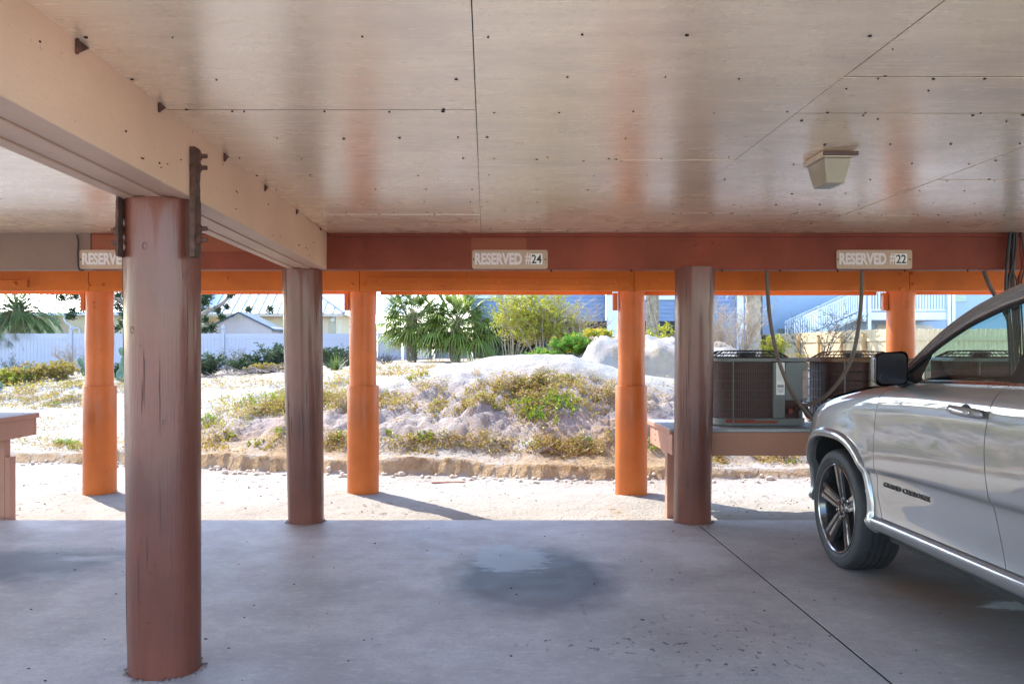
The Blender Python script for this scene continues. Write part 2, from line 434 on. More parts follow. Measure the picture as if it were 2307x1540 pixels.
for (cx, offs) in ((225, ((-24, 610), (5, 608), (-24, 643), (6, 641))), (818, ((-24, 611), (-2, 610), (-26, 640), (2, 641))), (1422, ((-6, 621), (20, 613))), (2043, ((-13, 617), (13, 616), (14, 640), (-13, 651))), (511, ((0, 627), (2, 598))), (1704, ((0, 632),)), (995, ((0, 645),))):
    for dx, py in offs: MB().bolt(P(cx + dx, py, 8.42), .015, .018).build('bolt', M['orange'], ob, True)

# outer piles: upper pole in a wider sleeve
pile_x = [(225, 'orange pile rising left of the near brown column beside the brown table'),
          (818, 'orange pile standing between the left brown column and the middle of the bay'),
          (1422, 'orange pile left of the right brown column, end of the steel plate above'),
          (2029, 'orange pile rising behind the side mirror of the silver car'),
          (-375, 'orange pile out beyond the left brown table'), (2640, 'orange pile out beyond the silver car')]
for i, (px, lab) in enumerate(pile_x):
    X = PX(px, 8.65); t = thing('orange_pile', lab, 'pile', (X, 8.65, -.05), 'orange piles along the outer edge')
    ph = R.uniform(0, 6)
    mb = MB()
    def jit(a, h): return .012 * math.sin(3 * a + ph + h) + .006 * math.sin(7 * a + 2 * h)
    lean = R.uniform(-.006, .006)
    prof = [(.1365 + .003 * math.sin(k * 1.3 + ph), 1.0 + (1.45) * k / 12) for k in range(13)]
    mb.lathe(prof, (X, 8.65, 0), n=40, jit=jit)
    po = mb.build('pole', M['pile'], t, True)
    ml = MB().lathe([(.156, -.35), (.1625, -.3), (.1615, .6), (.1615, 1.040), (.158, 1.053), (.150, 1.054), (.146, 1.02), (.1, 1.02)], (X, 8.65, 0), n=48, jit=lambda a, h: .003 * math.sin(2 * a + ph))
    ml.build('sleeve', M['pile'], t, True)
    for py in (682, 694): MB().bolt(P(px, py, 8.655) - Vector((0, .139, 0)), .011, .012).build('bolt', M['pile'], t, True)
    MB().box(X - .19, X - .142, 8.62, 8.68, 1.82, 2.0).build('cleat', M['pile'], t, bevel=.004, seg=1)

# inner round timber columns
M['colcrack'] = pm('check_dark', (.08, .04, .035), .9, bump=0)
M['crust'] = pm('mortar_crust', (.17, .13, .12), .9, .3, 20, .6, 80)
def column(name, lab, cat, Y, bx, br, tx, tr, ztop, seed, notch=False):
    t = thing(name, lab, cat, (bx, Y, 0), 'round brown timber columns')
    rr = random.Random(seed); ph = [rr.uniform(0, 6) for _ in range(5)]
    n, m = 64, 40
    def jit(a, h):
        return .014 * math.sin(2 * a + ph[0]) + .012 * math.sin(3 * a + ph[1] + .5 * h) + .007 * math.sin(9 * a + ph[2]) + .003 * math.sin(15 * a + ph[3] + h) + .002 * math.sin(2.2 * h + ph[4])
    rows = []
    for i in range(m + 1):
        f = i / m; z = -.02 + (ztop + .02) * f; r = br + (tr - br) * f
        if i < 2: r *= 1.0
        cx = bx + (tx - bx) * f
        row = []
        for k in range(n + 1):
            a = 2 * math.pi * k / n; q = r * (1 + jit(a, z))
            x, y = cx + q * math.cos(a), Y + q * math.sin(a)
            if notch and z > PZ(580, Y - .1):      # flat bearing cut where the steel strap lies
                x = min(x, -1.2662)
            row.append((x, y, z))
        rows.append(row)
    mb = MB().grid(rows)
    mb.lathe([(tr * .98, ztop - .001), (.001, ztop)], (tx, Y, 0), n=32)
    mb.build('pole', M['col'], t, True, angle=50)
    # drying checks and knots: narrow dark splits that follow the grain
    mk = MB()
    for q in range(15):
        a = rr.uniform(-2.9, -.25); z0 = rr.uniform(.1, 1.8); L = rr.uniform(.1, .5); pts = []
        for k in range(9):
            z = z0 + L * k / 8; f = (z + .02) / (ztop + .02)
            r = (br + (tr - br) * f) * (1 + jit(a, z)) + .0002; a += rr.uniform(-.012, .012)
            pts.append((bx + (tx - bx) * f + r * math.cos(a), Y + r * math.sin(a), z))
        mk.tube(pts, [.0004 + .0021 * math.sin(math.pi * k / 8) for k in range(9)], 5)
    for q in range(5):
        a = rr.uniform(-2.6, -.5); z = rr.uniform(.2, 1.95); f = z / ztop; r = (br + (tr - br) * f) * (1 + jit(a, z)); c = Vector((bx + (tx - bx) * f + r * math.cos(a), Y + r * math.sin(a), z))
        u = Vector((-math.sin(a), math.cos(a), 0)); s = rr.uniform(.006, .016)
        mk.tube([c + u * s * math.cos(b) * .7 + Vector((0, 0, s * math.sin(b))) for b in [k * .7 for k in range(9)]], .0016, 5)
    tag(mk.build('crack', M['colcrack'], t, True), kind='stuff')
    # crust of old mortar at the foot
    mo = MB()
    for k in range(40):
        a = rr.uniform(0, 6.28); r = br * (1 + jit(a, 0)) + rr.uniform(.002, .02); s = rr.uniform(.005, .014)
        x, y = bx + r * math.cos(a), Y + r * math.sin(a)
        mo.lathe([(s, -.002), (s * .9, s * .35), (s * .4, s * .6), (.0005, s * .62)], (x, y, 0), n=7)
    tag(mo.build('mortar_crust', M['crust'], t, True), kind='stuff')
    return t
ca = column('timber_column', 'thick mauve brown column in the left foreground with rusty steel straps', 'column', 3.765, -1.431, .153, -1.443, .163, ZB, 3, True)
column('timber_column', 'mauve brown column under the far end of the side beam', 'column', 6.98, -1.488, .147, -1.521, .166, PZ(600, 6.82) , 5)
column('timber_column', 'mauve brown column right of the empty bay with slab joint at its foot', 'column', 6.98, 1.709, .149, 1.730, .160, PZ(599, 6.82), 8)
column('timber_column', 'mauve brown column out of frame on the far right', 'column', 6.98, 4.93, .150, 4.94, .160, ZB, 9)
column('timber_column', 'mauve brown column out of frame on the far left', 'column', 6.98, -4.7, .150, -4.7, .160, ZB, 10)
# rusty straps with bolts on both sides of the near column
def ragged(mb, x, y0, y1, z0, z1, t, side):
    n = 22; L = []; Rr = []
    for i in range(n + 1):
        z = z0 + (z1 - z0) * i / n
        L.append((y0 + R.uniform(-.004, .003), z)); Rr.append((y1 + R.uniform(-.006, .007), z))
    rows = []
    for i in range(n + 1):
        j = R.uniform(-.0025, .003)
        rows.append([(x, L[i][0], L[i][1]), (x + side * (t + j), L[i][0], L[i][1]), (x + side * (t + j + R.uniform(-.002, .004)), (L[i][0] + Rr[i][0]) / 2, L[i][1]), (x + side * (t + j), Rr[i][0], Rr[i][1]), (x, Rr[i][0], Rr[i][1]), (x, L[i][0], L[i][1])])
    mb.grid(rows)
    mb.add([rows[0][k] for k in range(5)], [(0, 1, 2, 3, 4)]); mb.add([rows[-1][k] for k in range(5)], [(4, 3, 2, 1, 0)])
    return mb
M['strap_face'] = pm('rust_flaking', (.085, .042, .03), .9, .6, 18, 1, 55, dirt=(.06, .022, .015), dirt_s=22, dirt_amt=1, bd=.01)
yS = 3.60
st = ragged(MB(), -1.2655, yS, yS + .075, PZ(577, yS), PZ(330, yS), .022, 1).build('steel_strap', M['strap_face'], ca)
for py in (352, 378, 515, 540):
    z = PZ(py, yS + .04)
    mb = MB().tube([(-1.246, yS + .04, z), (-1.230, yS + .04, z)], .019, 6)
    mb.tube([(-1.230, yS + .04, z), (-1.204, yS + .04, z)], .010, 8); mb.build('bolt', M['rust'], st)
st = ragged(MB(), bx_(yS) - .3135, yS + .02, yS + .075, PZ(575, yS), PZ(330, yS), .010, -1).build('steel_strap', M['strap_face'], ca)
for py in (352, 378, 520, 547):
    z = PZ(py, yS + .04)
    mb = MB().tube([(bx_(yS) - .324, yS + .04, z), (bx_(yS) - .336, yS + .04, z)], .019, 6)
    mb.tube([(bx_(yS) - .336, yS + .04, z), (bx_(yS) - .352, yS + .04, z)], .010, 8); mb.build('bolt', M['rust'], st)

# ------------------------------------------------------------------ reserved signs
M['sign'] = pm('sign_tan', (.42, .29, .20), .45, .05, 3, .05, 40)
M['sign_txt'] = pm('sign_pale_letters', (.66, .60, .60), .5, .03, 3, 0)
M['sign_white'] = pm('sticker_white', (.78, .76, .72), .45, .03, 3, 0)
M['black'] = pm('print_black', (.012, .012, .013), .5, 0, 3, 0)
def text_mesh(name, body, size, loc, mat, parent, squash=1., ext=.0012, bold=.0, rot=(math.pi / 2, 0, 0), shear=0, space=1.):
    cu = bpy.data.curves.new(name, 'FONT'); cu.body = body; cu.size = size; cu.extrude = ext; cu.offset = bold; cu.shear = shear
    cu.space_character = space; cu.resolution_u = 4
    to = bpy.data.objects.new(name, cu); C.objects.link(to)
    dg = bpy.context.evaluated_depsgraph_get(); dg.update()
    me = bpy.data.meshes.new_from_object(to.evaluated_get(dg)); bpy.data.objects.remove(to); bpy.data.curves.remove(cu)
    me.transform(Matrix.Diagonal((squash, 1, 1, 1)))
    xs_ = [v.co.x for v in me.vertices]; x0, x1 = min(xs_), max(xs_)
    me.materials.clear(); me.materials.append(mat)
    o = bpy.data.objects.new(name, me); C.objects.link(o)
    if parent is not None: o.parent = parent; o.location = Vector(loc) - wloc(parent)
    else: o.location = loc
    o.rotation_euler = rot
    return o, x0, x1
def rrect(x0, x1, z0, z1, r, n=5):
    pts = []
    for cx, cz, a0 in ((x1 - r, z0 + r, -90), (x1 - r, z1 - r, 0), (x0 + r, z1 - r, 90), (x0 + r, z0 + r, 180)):
        for k in range(n + 1):
            a = rad(a0 + 90 * k / n); pts.append((cx + r * math.cos(a), cz + r * math.sin(a)))
    return pts
def fit_text(body, x0, x1, z0, z1, y, mat, parent, bold, name='lettering'):
    h = z1 - z0; o, a, b_ = text_mesh(name, body, h / .70, (0, 0, 0), mat, parent, 1, .0008, bold)
    me = o.data; zs_ = [v.co.y for v in me.vertices]; zl, zh = min(zs_), max(zs_)
    sx = (x1 - x0) / (b_ - a); sz = h / (zh - zl)
    for v in me.vertices: v.co.x = (v.co.x - a) * sx; v.co.y = (v.co.y - zl) * sz
    o.location = Vector((x0, y, z0)) - wloc(parent)
    return o
def sign(px0, px1, num, lab):
    Y = 6.885; x0, x1, z0, z1 = PX(px0, Y), PX(px1, Y), ZB + .004, PZ(563, Y)
    t = thing('parking_sign', lab, 'sign', ((x0 + x1) / 2, Y, z0), 'reserved parking signs on the header beam')
    k = (x1 - x0) / 170
    MB().prism(rrect(x0, x1, z0, z1, .018), Y, Y + .012, 'Y').build('plate', M['sign'], t)
    fit_text('RESERVED', x0 + 6 * k, x0 + 112 * k, z0 + 9 * k, z0 + 36 * k, Y - .001, M['sign_txt'], t, .006)
    fit_text('#', x0 + 119 * k, x0 + 132 * k, z0 + 10 * k, z0 + 36 * k, Y - .001, M['sign_txt'], t, .003)
    if num:
        MB().prism(rrect(x0 + 132 * k, x0 + 158 * k, z0 + 10 * k, z0 + 34 * k, .002), Y - .003, Y - .0005, 'Y').build('number_sticker', M['sign_white'], t)
        fit_text(num, x0 + 133.5 * k, x0 + 156 * k, z0 + 12 * k, z0 + 32 * k, Y - .004, M['black'], t, .002)
    for f in (3, 165): MB().tube([(x0 + f * k, Y + .002, (z0 + z1) / 2), (x0 + f * k, Y - .004, (z0 + z1) / 2)], .007, 8).build('screw', M['rust'], t)
sign(1064, 1234, '24', 'tan sign reading RESERVED #24 over the empty bay')
sign(1885, 2055, '22', 'tan sign reading RESERVED #22 above the silver car')
sign(179, 349, None, 'tan sign reading RESERVED half hidden by the near column')

# ------------------------------------------------------------------ ceiling lamp
M['lens'] = None
def lens():
    m, nt, b, o = nmat('lamp_lens'); g = NG(nt)
    b.inputs['Base Color'].default_value = (.62, .56, .42, 1); b.inputs['Roughness'].default_value = .3
    b.inputs['Transmission Weight'].default_value = .55; b.inputs['IOR'].default_value = 1.3
    g.l(g.bump(g.noise(g.coord('Object'), 60, 3), .3, .004), b.inputs['Normal'])
    return m
M['lens'] = lens()
M['lamp_frame'] = pm('lamp_trim_brown', (.055, .025, .018), .4, .1, 4, .1)
M['lamp_base'] = pm('lamp_base_cream', (.55, .44, .33), .45, .1, 4, .1)
Yn, Yf = 4.03, 4.28; x0 = 1.612; x1 = x0 + .152
lt = thing('ceiling_lamp', 'tapered square ceiling lamp with cloudy lens and brown trim', 'lamp', ((x0 + x1) / 2, (Yn + Yf) / 2, ZC))
MB().box(x0 - .004, x1 + .004, Yn, Yf, ZC - .03, ZC - .0015).build('base_plate', M['lamp_base'], lt, bevel=.004)
MB().box(x0 - .004, x1 + .012, Yn - .014, Yn - .001, ZC - .026, ZC - .006).build('trim', M['lamp_frame'], lt, bevel=.003)
def frust(a, z0, b_, z1, m=MB):
    mb = m(); vs = [(a[0], a[2], z0), (a[1], a[2], z0), (a[1], a[3], z0), (a[0], a[3], z0), (b_[0], b_[2], z1), (b_[1], b_[2], z1), (b_[1], b_[3], z1), (b_[0], b_[3], z1)]
    return mb.add(vs, [(0, 1, 2, 3), (7, 6, 5, 4), (0, 4, 5, 1), (1, 5, 6, 2), (2, 6, 7, 3), (3, 7, 4, 0)])
frust((x0 + .01, x1 - .008, Yn + .012, Yf - .012), ZC - .031, (x0 + .032, x1 - .03, Yn + .045, Yf - .045), ZC - .148).build('lens', M['lens'], lt, bevel=.008, seg=3)
MB().lathe([(.012, ZC - .035), (.02, ZC - .05), (.022, ZC - .075), (.012, ZC - .095), (.001, ZC - .1)], ((x0 + x1) / 2, Yn + .09, 0), n=16).build('bulb', M['sign_white'], lt, True)

# ------------------------------------------------------------------ hanging cables
M['cable'] = pm('cable_grey', (.12, .085, .065), .6, .15, 8, .1)
M['cable_black'] = pm('cable_black', (.02, .018, .018), .6, .2, 8, .1)
def spline(pts, n=8):
    out = []; p = [Vector(q) for q in pts]
    for i in range(len(p) - 1):
        a = p[max(i - 1, 0)]; b_ = p[i]; c = p[i + 1]; d_ = p[min(i + 2, len(p) - 1)]
        for k in range(n):
            t = k / n
            out.append(.5 * ((2 * b_) + (c - a) * t + (2 * a - 5 * b_ + 4 * c - d_) * t * t + (3 * b_ - a - 3 * c + d_) * t ** 3))
    out.append(p[-1]); return out
def cable(lab, pts, r, mat=None):
    o = MB().tube(spline(pts), r, 10).build('power_cable', mat or M['cable'], None, True)
    return tag(o, lab, 'cable', 'cables hanging down to the air conditioners')
cable('thick grey cable hanging from the header down in front of the grey air conditioner', [P(1727, 600, 7.08), P(1729, 650, 7.1), P(1735, 720, 7.12), P(1751, 800, 7.14), P(1777, 870, 7.16), P(1805, 915, 7.18), P(1838, 952, 7.2)], .0165)
cable('thick grey cable looping from below sign 22 to the grey air conditioner', [P(1942, 600, 7.1), P(1941, 660, 7.12), P(1935, 730, 7.14), P(1921, 800, 7.15), P(1897, 850, 7.16), P(1862, 890, 7.17), P(1830, 908, 7.18), P(1803, 916, 7.2)], .0165)
cable('grey conduit slanting down behind the car roof', [P(2213, 600, 7.1), P(2228, 640, 7.12), P(2246, 674, 7.14), P(2275, 730, 7.16), P(2290, 820, 7.2)], .017)
tag(MB().tube(spline([P(1800, 904, 7.2), P(1818, 905, 7.2), P(1838, 916, 7.2), P(1850, 930, 7.25)]), .005, 6).build('power_cable', M['cable_black'], None, True), 'thin black wire curling off the end of the grey air conditioner', 'cable')
wb = thing('cable_bundle', 'bundle of old black and brown cables hanging at the right edge', 'cable bundle', P(2286, 640, 6.84))
for k in range(9):
    x = 2274 + k * 3.6; yy = 6.84 + R.uniform(-.03, .02)
    w1, w2 = R.uniform(-9, 9), R.uniform(-12, 12)
    MB().tube(spline([P(x + R.uniform(-4, 4), 524, yy), P(x + w1 * .5, 565, yy), P(x + w1, 600, yy + R.uniform(-.03, .02)), P(x + w2, 650, yy), P(x + w2 * .6 + 4, 760, yy), P(x + 6, 900, yy + .1)]), R.choice((.007, .009, .012)), 7).build('cable', R.choice((M['cable_black'], M['cable'], M['cable_black'], M['header'])), wb, True)
cable('thin dark cord drooping on the header beside the half hidden sign', [P(172, 528, 6.88), P(176, 545, 6.88), P(175, 575, 6.875), P(178, 606, 6.87), P(190, 607, 6.87)], .006, M['cable_black'])
# ------------------------------------------------------------------ sandy ground
_rs = np.random.RandomState(11); _tab = _rs.rand(512, 512)
def vn(x, y):
    xi = np.floor(x).astype(int); yi = np.floor(y).astype(int); fx = x - xi; fy = y - yi
    fx = fx * fx * fx * (fx * (fx * 6 - 15) + 10); fy = fy * fy * fy * (fy * (fy * 6 - 15) + 10)
    a = _tab[xi % 512, yi % 512]; b = _tab[(xi + 1) % 512, yi % 512]; c = _tab[xi % 512, (yi + 1) % 512]; d = _tab[(xi + 1) % 512, (yi + 1) % 512]
    return (a * (1 - fx) + b * fx) * (1 - fy) + (c * (1 - fx) + d * fx) * fy
def fbm(x, y, o=4, g=.5, off=0):
    s = 0; a = 1; t = 0
    for k in range(o):
        s = s + a * vn(x * 2 ** k + 17.3 * k + off, y * 2 ** k + 9.1 * k + off * 1.7); t += a; a *= g
    return s / t - .5
def sst(a, b, x):
    t = np.clip((x - a) / (b - a), 0, 1); return t * t * (3 - 2 * t)
ip = np.interp
def ledge_y(X):
    return ip(X, [-12, -5, -4, -2.6, -1.6, -.4, .6, 2, 4, 12], [11.0, 10.9, 10.6, 10.15, 10.05, 9.85, 9.55, 9.5, 9.75, 10.2]) + .10 * fbm(X * 1.6, X * 0 + 3.3, 4) * 2
def ground_parts(X, Y):
    X = np.asarray(X, float); Y = np.asarray(Y, float)
    px = CX + F * X / np.maximum(Y, 1)
    # general rise of the lot
    far = ip(px, [-800, 0, 500, 900, 1300, 1700, 2000, 2600], [.25, .3, .45, .85, 1.0, 1.0, .75, .6])
    z = -.045 + (far + .045) * sst(9, 40, Y) ** .9
    Yl = ledge_y(X)
    rough_l = fbm(X * 5, Y * 5, 4, .6, 5)
    led = sst(-.035, .05, Y - Yl + .05 * rough_l)
    lh = ip(px, [-400, 200, 460, 1000, 1400, 1700, 2000], [.12, .12, .17, .16, .13, .10, .08])
    z = z + led * lh * (1 + .5 * fbm(X * 1.3, Y * .3, 3)) * (1 - sst(0, 6, Y - Yl) * .5)
    # near flat sand: worn wheel track in front of the ledge
    z = z + .05 * sst(.7, .0, np.abs(Y - Yl + .55)) * -.5
    # first mound
    c1 = ip(px, [150, 300, 450, 560, 700, 860, 1000, 1100, 1180, 1290, 1400, 1500, 1620, 1800, 2000, 2300], [0, .10, .28, .44, .60, .80, 1.03, 1.15, 1.22, 1.20, .97, .85, .69, .42, .22, .1])
    Yc = 13.2 + .35 * fbm(X * .8, X * 0 + 8, 3) * 2
    y0 = Yl + .15
    up = np.clip((Y - y0) / (Yc - y0), 0, 1); prof = (.55 * up + .45 * (1 - (1 - up) ** 1.8)) * (1 - .5 * (1 - sst(.0, .25, up)) * (up < .25))
    dn = 1 - sst(.25, 3.2, Y - Yc)
    m1 = c1 * np.where(Y < Yc, prof, dn)
    z = z + m1
    face = sst(.05, .25, up) * (1 - sst(.62, .9, up)) * sst(.15, .5, c1)
    # second mound and cut bank
    Y2 = 17.6 + .5 * fbm(X * .5, X * 0 + 2, 3)
    t2 = ip(px, [1120, 1180, 1260, 1310, 1333, 1352, 1375, 1410, 1440, 1530, 1600, 1650, 1700, 1800, 1900, 2050, 2300], [0, .12, .52, .90, 1.26, 1.40, 1.37, 1.33, 1.34, 1.34, 1.22, 1.08, .86, .66, .5, .3, .2])
    t2 = t2 * (1 + .12 * fbm(X * 1.7, Y * 1.1, 4, .6, 13) * 2)
    cut = ip(px, [1120, 1330, 1400, 1450, 1700, 1900], [1.6, 1.3, 1.1, .55, .6, 1.0])
    r2 = sst(-cut, 0, Y - Y2 + .35 * fbm(X * 1.2, Y * 1.2, 3)) * (1 - sst(3, 9, Y - Y2))
    z = z + t2 * r2 * .92
    # vegetated ridge behind
    t3 = ip(px, [900, 1000, 1080, 1200, 1300, 1350, 1450], [0, .18, .46, .70, .80, .6, 0])
    z = z + t3 * sst(17.5, 22, Y) * (1 - sst(24, 34, Y)) * (1 - r2 * .8)
    # low dune on the left and lumps in the middle
    t4 = ip(px, [-600, -100, 60, 150, 190, 230, 290, 360, 450], [.25, .25, .30, .42, .50, .42, .25, .08, 0])
    z = z + t4 * sst(19.0, 21.8, Y + .8 * fbm(X * .6, Y * .6, 3)) * (1 - sst(24, 33, Y))
    t5 = ip(px, [420, 520, 640, 720, 780, 860, 940, 1010, 1060], [0, .1, .25, .28, .3, .3, .28, .12, 0])
    z = z + t5 * sst(19.5, 22, Y + .9 * fbm(X * .7, Y * .7, 3)) * (1 - sst(26, 36, Y))
    # relief
    near = 1 - sst(20, 50, Y)
    amp = .012 + .13 * face * sst(.0, .5, led) + .03 * led * near + (.05 + -.0 + .10 * r2 * sst(.3, 1, t2)) * sst(14, 19, Y) * near
    z = z + amp * 2 * fbm(X * 1.9, Y * 1.9, 5, .62)
    z = z + (.05 * face + .009 + .012 * led + .055 * r2 * sst(.3, 1, t2)) * near * 2 * fbm(X * 7.5, Y * 7.5, 4, .65, 4)
    z = z + .085 * face * np.abs(fbm(X * 4.2, Y * 6.0, 3, .6, 7)) * 2
    z = z + .012 * near * np.maximum(fbm(X * 16, Y * 16, 2, .5, 9), 0) * (1 - .4 * led)
    # low edge against the slab
    z = np.where(Y < 7.6, z * 1.0 - .0, z)
    return z, led, face, m1, r2, t2, px, Yl, up, c1
def zg(X, Y): return ground_parts(X, Y)[0]
def zg1(X, Y): return float(ground_parts(np.array([X]), np.array([Y]))[0][0])
def ground_at(px, py, y0=7.3, y1=120):
    """where the sight line meets the ground"""
    Ys = y0 * (y1 / y0) ** np.linspace(0, 1, 900)
    zr = H + (CY - py) / F * Ys; z = zg((px - CX) / F * Ys, Ys)
    k = np.where(z >= zr)[0]
    i = k[0] if len(k) else len(Ys) - 1
    return Vector(((px - CX) / F * Ys[i], Ys[i], float(z[i])))

def sand_mat():
    m, nt, b, o = nmat('pale_sand'); g = NG(nt)
    w = g.coord('World')
    at = g.n('ShaderNodeAttribute', attribute_name='soil_and_shade').outputs['Color']
    sp = g.n('ShaderNodeSeparateColor'); g.l(at, sp.inputs[0])
    soil_and_shade, dampn, leafy = sp.outputs[0], sp.outputs[1], sp.outputs[2]
    n1 = g.noise(w, .8, 6, .6); n2 = g.noise(w, 6, 6, .7); n3 = g.noise(w, 90, 3, .6)
    col = g.mix(g.ramp(n1, [(.3, 0), (.7, 1)]), (.27, .238, .20), (.37, .335, .30))
    col = g.mix(g.math('MULTIPLY', g.ramp(n2, [(.5, 0), (.72, 1)]), .35), col, (.32, .28, .24))
    col = g.mix(g.math('MULTIPLY', soil_and_shade, .85), col, g.mix(n2, (.20, .145, .12), (.36, .28, .245)))
    col = g.mix(g.math('MULTIPLY', dampn, .9), col, g.mix(g.ramp(n2, [(.35, 0), (.65, 1)]), (.30, .19, .09), (.46, .33, .19)))
    lf = g.ramp(g.math('ADD', g.noise(w, 13, 6, .75), g.math('MULTIPLY', g.math('SUBTRACT', leafy, .5), .5)), [(.52, 0), (.62, 1)])
    col = g.mix(g.math('MULTIPLY', lf, g.math('MULTIPLY', leafy, .85, True)), col, g.mix(n3, (.22, .13, .06), (.36, .24, .11)))
    # scattered specks of leaf crumbs
    s1 = g.ramp(g.noise(w, 34, 2, .5), [(.69, 0), (.73, 1)]); s2 = g.ramp(n1, [(.42, 0), (.62, 1)])
    col = g.mix(g.math('MULTIPLY', s1, g.math('MULTIPLY', s2, .7)), col, (.23, .15, .09))
    g.l(col, b.inputs['Base Color']); b.inputs['Roughness'].default_value = .95; b.inputs['Specular IOR Level'].default_value = .15
    h = g.math('ADD', g.math('MULTIPLY', g.noise(w, 24, 5, .65), 1.), g.math('MULTIPLY', n3, .35))
    g.l(g.bump(h, .8, .04), b.inputs['Normal'])
    return m
M['sand'] = sand_mat()
def terrain():
    ts = np.linspace(-1.15, 1.15, 760); Ys = [6.95]
    while Ys[-1] < 140: Ys.append(Ys[-1] * (1.0052 if Ys[-1] < 15 else (1.008 if Ys[-1] < 26 else 1.03)))
    Ys = np.array(Ys); T, YY = np.meshgrid(ts, Ys); XX = T * (YY + 3.0)
    z, led, face, m1, r2, t2, px, Yl, up, c1 = ground_parts(XX, YY)
    z = z - sst(50, 130, YY) * .6
    global TG; TG = (Ys, z)
    gy, gx = np.gradient(z); dy = np.gradient(YY, axis=0); dx = np.gradient(XX, axis=1)
    slope = np.hypot(gx / dx, gy / dy)
    nz = fbm(XX * 1.1, YY * 1.1, 4, .6, 21) * 2
    soil_and_shade = np.clip(face * (1.0 + nz) * .9, 0, 1) * (1 - sst(.7, 1, up))
    damp = np.clip(sst(.5, 1.1, slope) * sst(.6, 0, np.abs(YY - Yl)) * 1.2, 0, 1)
    soil_and_shade = np.maximum(soil_and_shade, np.clip(r2 * sst(.4, 1, t2) * (.35 + nz), 0, .8))  # shade texture painted into the rear mound's colour, beside the real soil
    damp = np.maximum(damp, np.clip(sst(.55, 1.0, slope) * r2 * .75 * sst(.2, .6, t2) * (.6 + nz), 0, 1) * (px > 1380))
    leafy = np.clip(led * sst(2.6, .1, YY - Yl) * (.75 + nz * .8), 0, 1)
    leafy = np.maximum(leafy, .25 * sst(.6, .0, np.abs(YY - Yl + .45)) * sst(-.2, .3, nz))
    leafy = np.maximum(leafy, sst(17, 19, YY) * np.clip(.35 + nz, 0, 1) * ((px < 450) | (px > 850)) * .8)
    leafy = np.maximum(leafy, sst(20, 23, YY) * np.clip(.6 + nz, 0, 1))
    leafy = np.maximum(leafy, np.clip(nz * 1.1 - .05, 0, .6))
    nr, nc = z.shape
    v = np.stack([XX, YY, z], -1).reshape(-1, 3)
    i = np.arange(nr * nc).reshape(nr, nc)
    f = np.stack([i[:-1, :-1], i[:-1, 1:], i[1:, 1:], i[1:, :-1]], -1).reshape(-1, 4)
    me = bpy.data.meshes.new('sand_ground')
    me.vertices.add(len(v)); me.vertices.foreach_set('co', v.ravel())
    me.loops.add(len(f) * 4); me.loops.foreach_set('vertex_index', f.ravel().astype(np.int32))
    me.polygons.add(len(f)); me.polygons.foreach_set('loop_start', np.arange(0, len(f) * 4, 4, dtype=np.int32)); me.polygons.foreach_set('loop_total', np.full(len(f), 4, np.int32))
    me.polygons.foreach_set('use_smooth', np.ones(len(f), bool))
    me.update(calc_edges=True)
    a = me.color_attributes.new('soil_and_shade', 'FLOAT_COLOR', 'POINT')
    cc = np.stack([soil_and_shade, damp, leafy, np.ones_like(soil_and_shade)], -1).reshape(-1)
    a.data.foreach_set('color', cc.astype(np.float32))
    me.materials.append(M['sand'])
    o = bpy.data.objects.new('sand_ground', me); C.objects.link(o); tag(o, kind='structure')
terrain()
def zg1(X, Y):
    Ys, z = TG; c = (X / (Y + 3.0) + 1.15) / 2.3 * (z.shape[1] - 1); j = min(max(int(c), 0), z.shape[1] - 2); fx = min(max(c - j, 0), 1)
    i = min(max(int(np.searchsorted(Ys, Y)) - 1, 0), len(Ys) - 2); fy = min(max((Y - Ys[i]) / (Ys[i + 1] - Ys[i]), 0), 1)
    return float((z[i, j] * (1 - fx) + z[i, j + 1] * fx) * (1 - fy) + (z[i + 1, j] * (1 - fx) + z[i + 1, j + 1] * fx) * fy)
def ground_at(px, py, y0=7.3, y1=120):
    Y = y0; st = .04; k = (CY - py) / F; kx = (px - CX) / F
    while Y < y1:
        if zg1(kx * Y, Y) >= H + k * Y: break
        Y += st; st *= 1.004
    return Vector((kx * Y, Y, zg1(kx * Y, Y)))
gm = pm('far_sand', (.55, .50, .44), .95, .2, .2, .3, 3, coords='World')
o = MB().quad((-900, -900, -.9), (900, -900, -.9), (900, 900, -.9), (-900, 900, -.9)).build('ground', gm); tag(o, kind='structure')
o = MB().quad((-60, -60, -.25), (60, -60, -.25), (60, 6.9, -.25), (-60, 6.9, -.25)).build('bounce_ground', pm('pale_bounce_ground', (.80, .70, .56), .9, .2, .6, .4, 40, coords='World')); tag(o, kind='structure')  # unseen ground, coloured pale and warm to bounce light onto ceiling and beam
# ------------------------------------------------------------------ houses and fences beyond the lot
M['vinyl'] = pm('white_vinyl', (.34, .34, .41), .4, .04, 1, .1, 10)
M['cream'] = pm('cream_stucco', (.62, .53, .36), .85, .08, 1.2, .3, 30)
M['mauve_siding'] = pm('shed_siding', (.42, .37, .36), .8, .08, 1.2, .2, 20)
M['trim_tan'] = pm('eave_tan', (.52, .45, .36), .7, .08, 2, .1)
M['shingle'] = pm('dark_shingle', (.055, .085, .115), .7, .5, 3, .8, 18, dirt=(.10, .15, .19), dirt_s=4)
M['metal_roof'] = pm('white_metal_roof', (.72, .73, .75), .35, .05, 1, .05, 5)
M['seam_dark'] = pm('roof_seam', (.25, .24, .25), .5, .1)
M['blue_side'] = pm('blue_grey_clapboard', (.17, .23, .36), .7, .12, 1.5, .3, 25, stretch=(1, 1, 6))
M['white_trim'] = pm('white_trim_paint', (.62, .65, .68), .5, .05, 2, .1)
M['pale_blue'] = pm('pale_blue_stucco', (.33, .41, .51), .85, .05, 1, .2, 30)
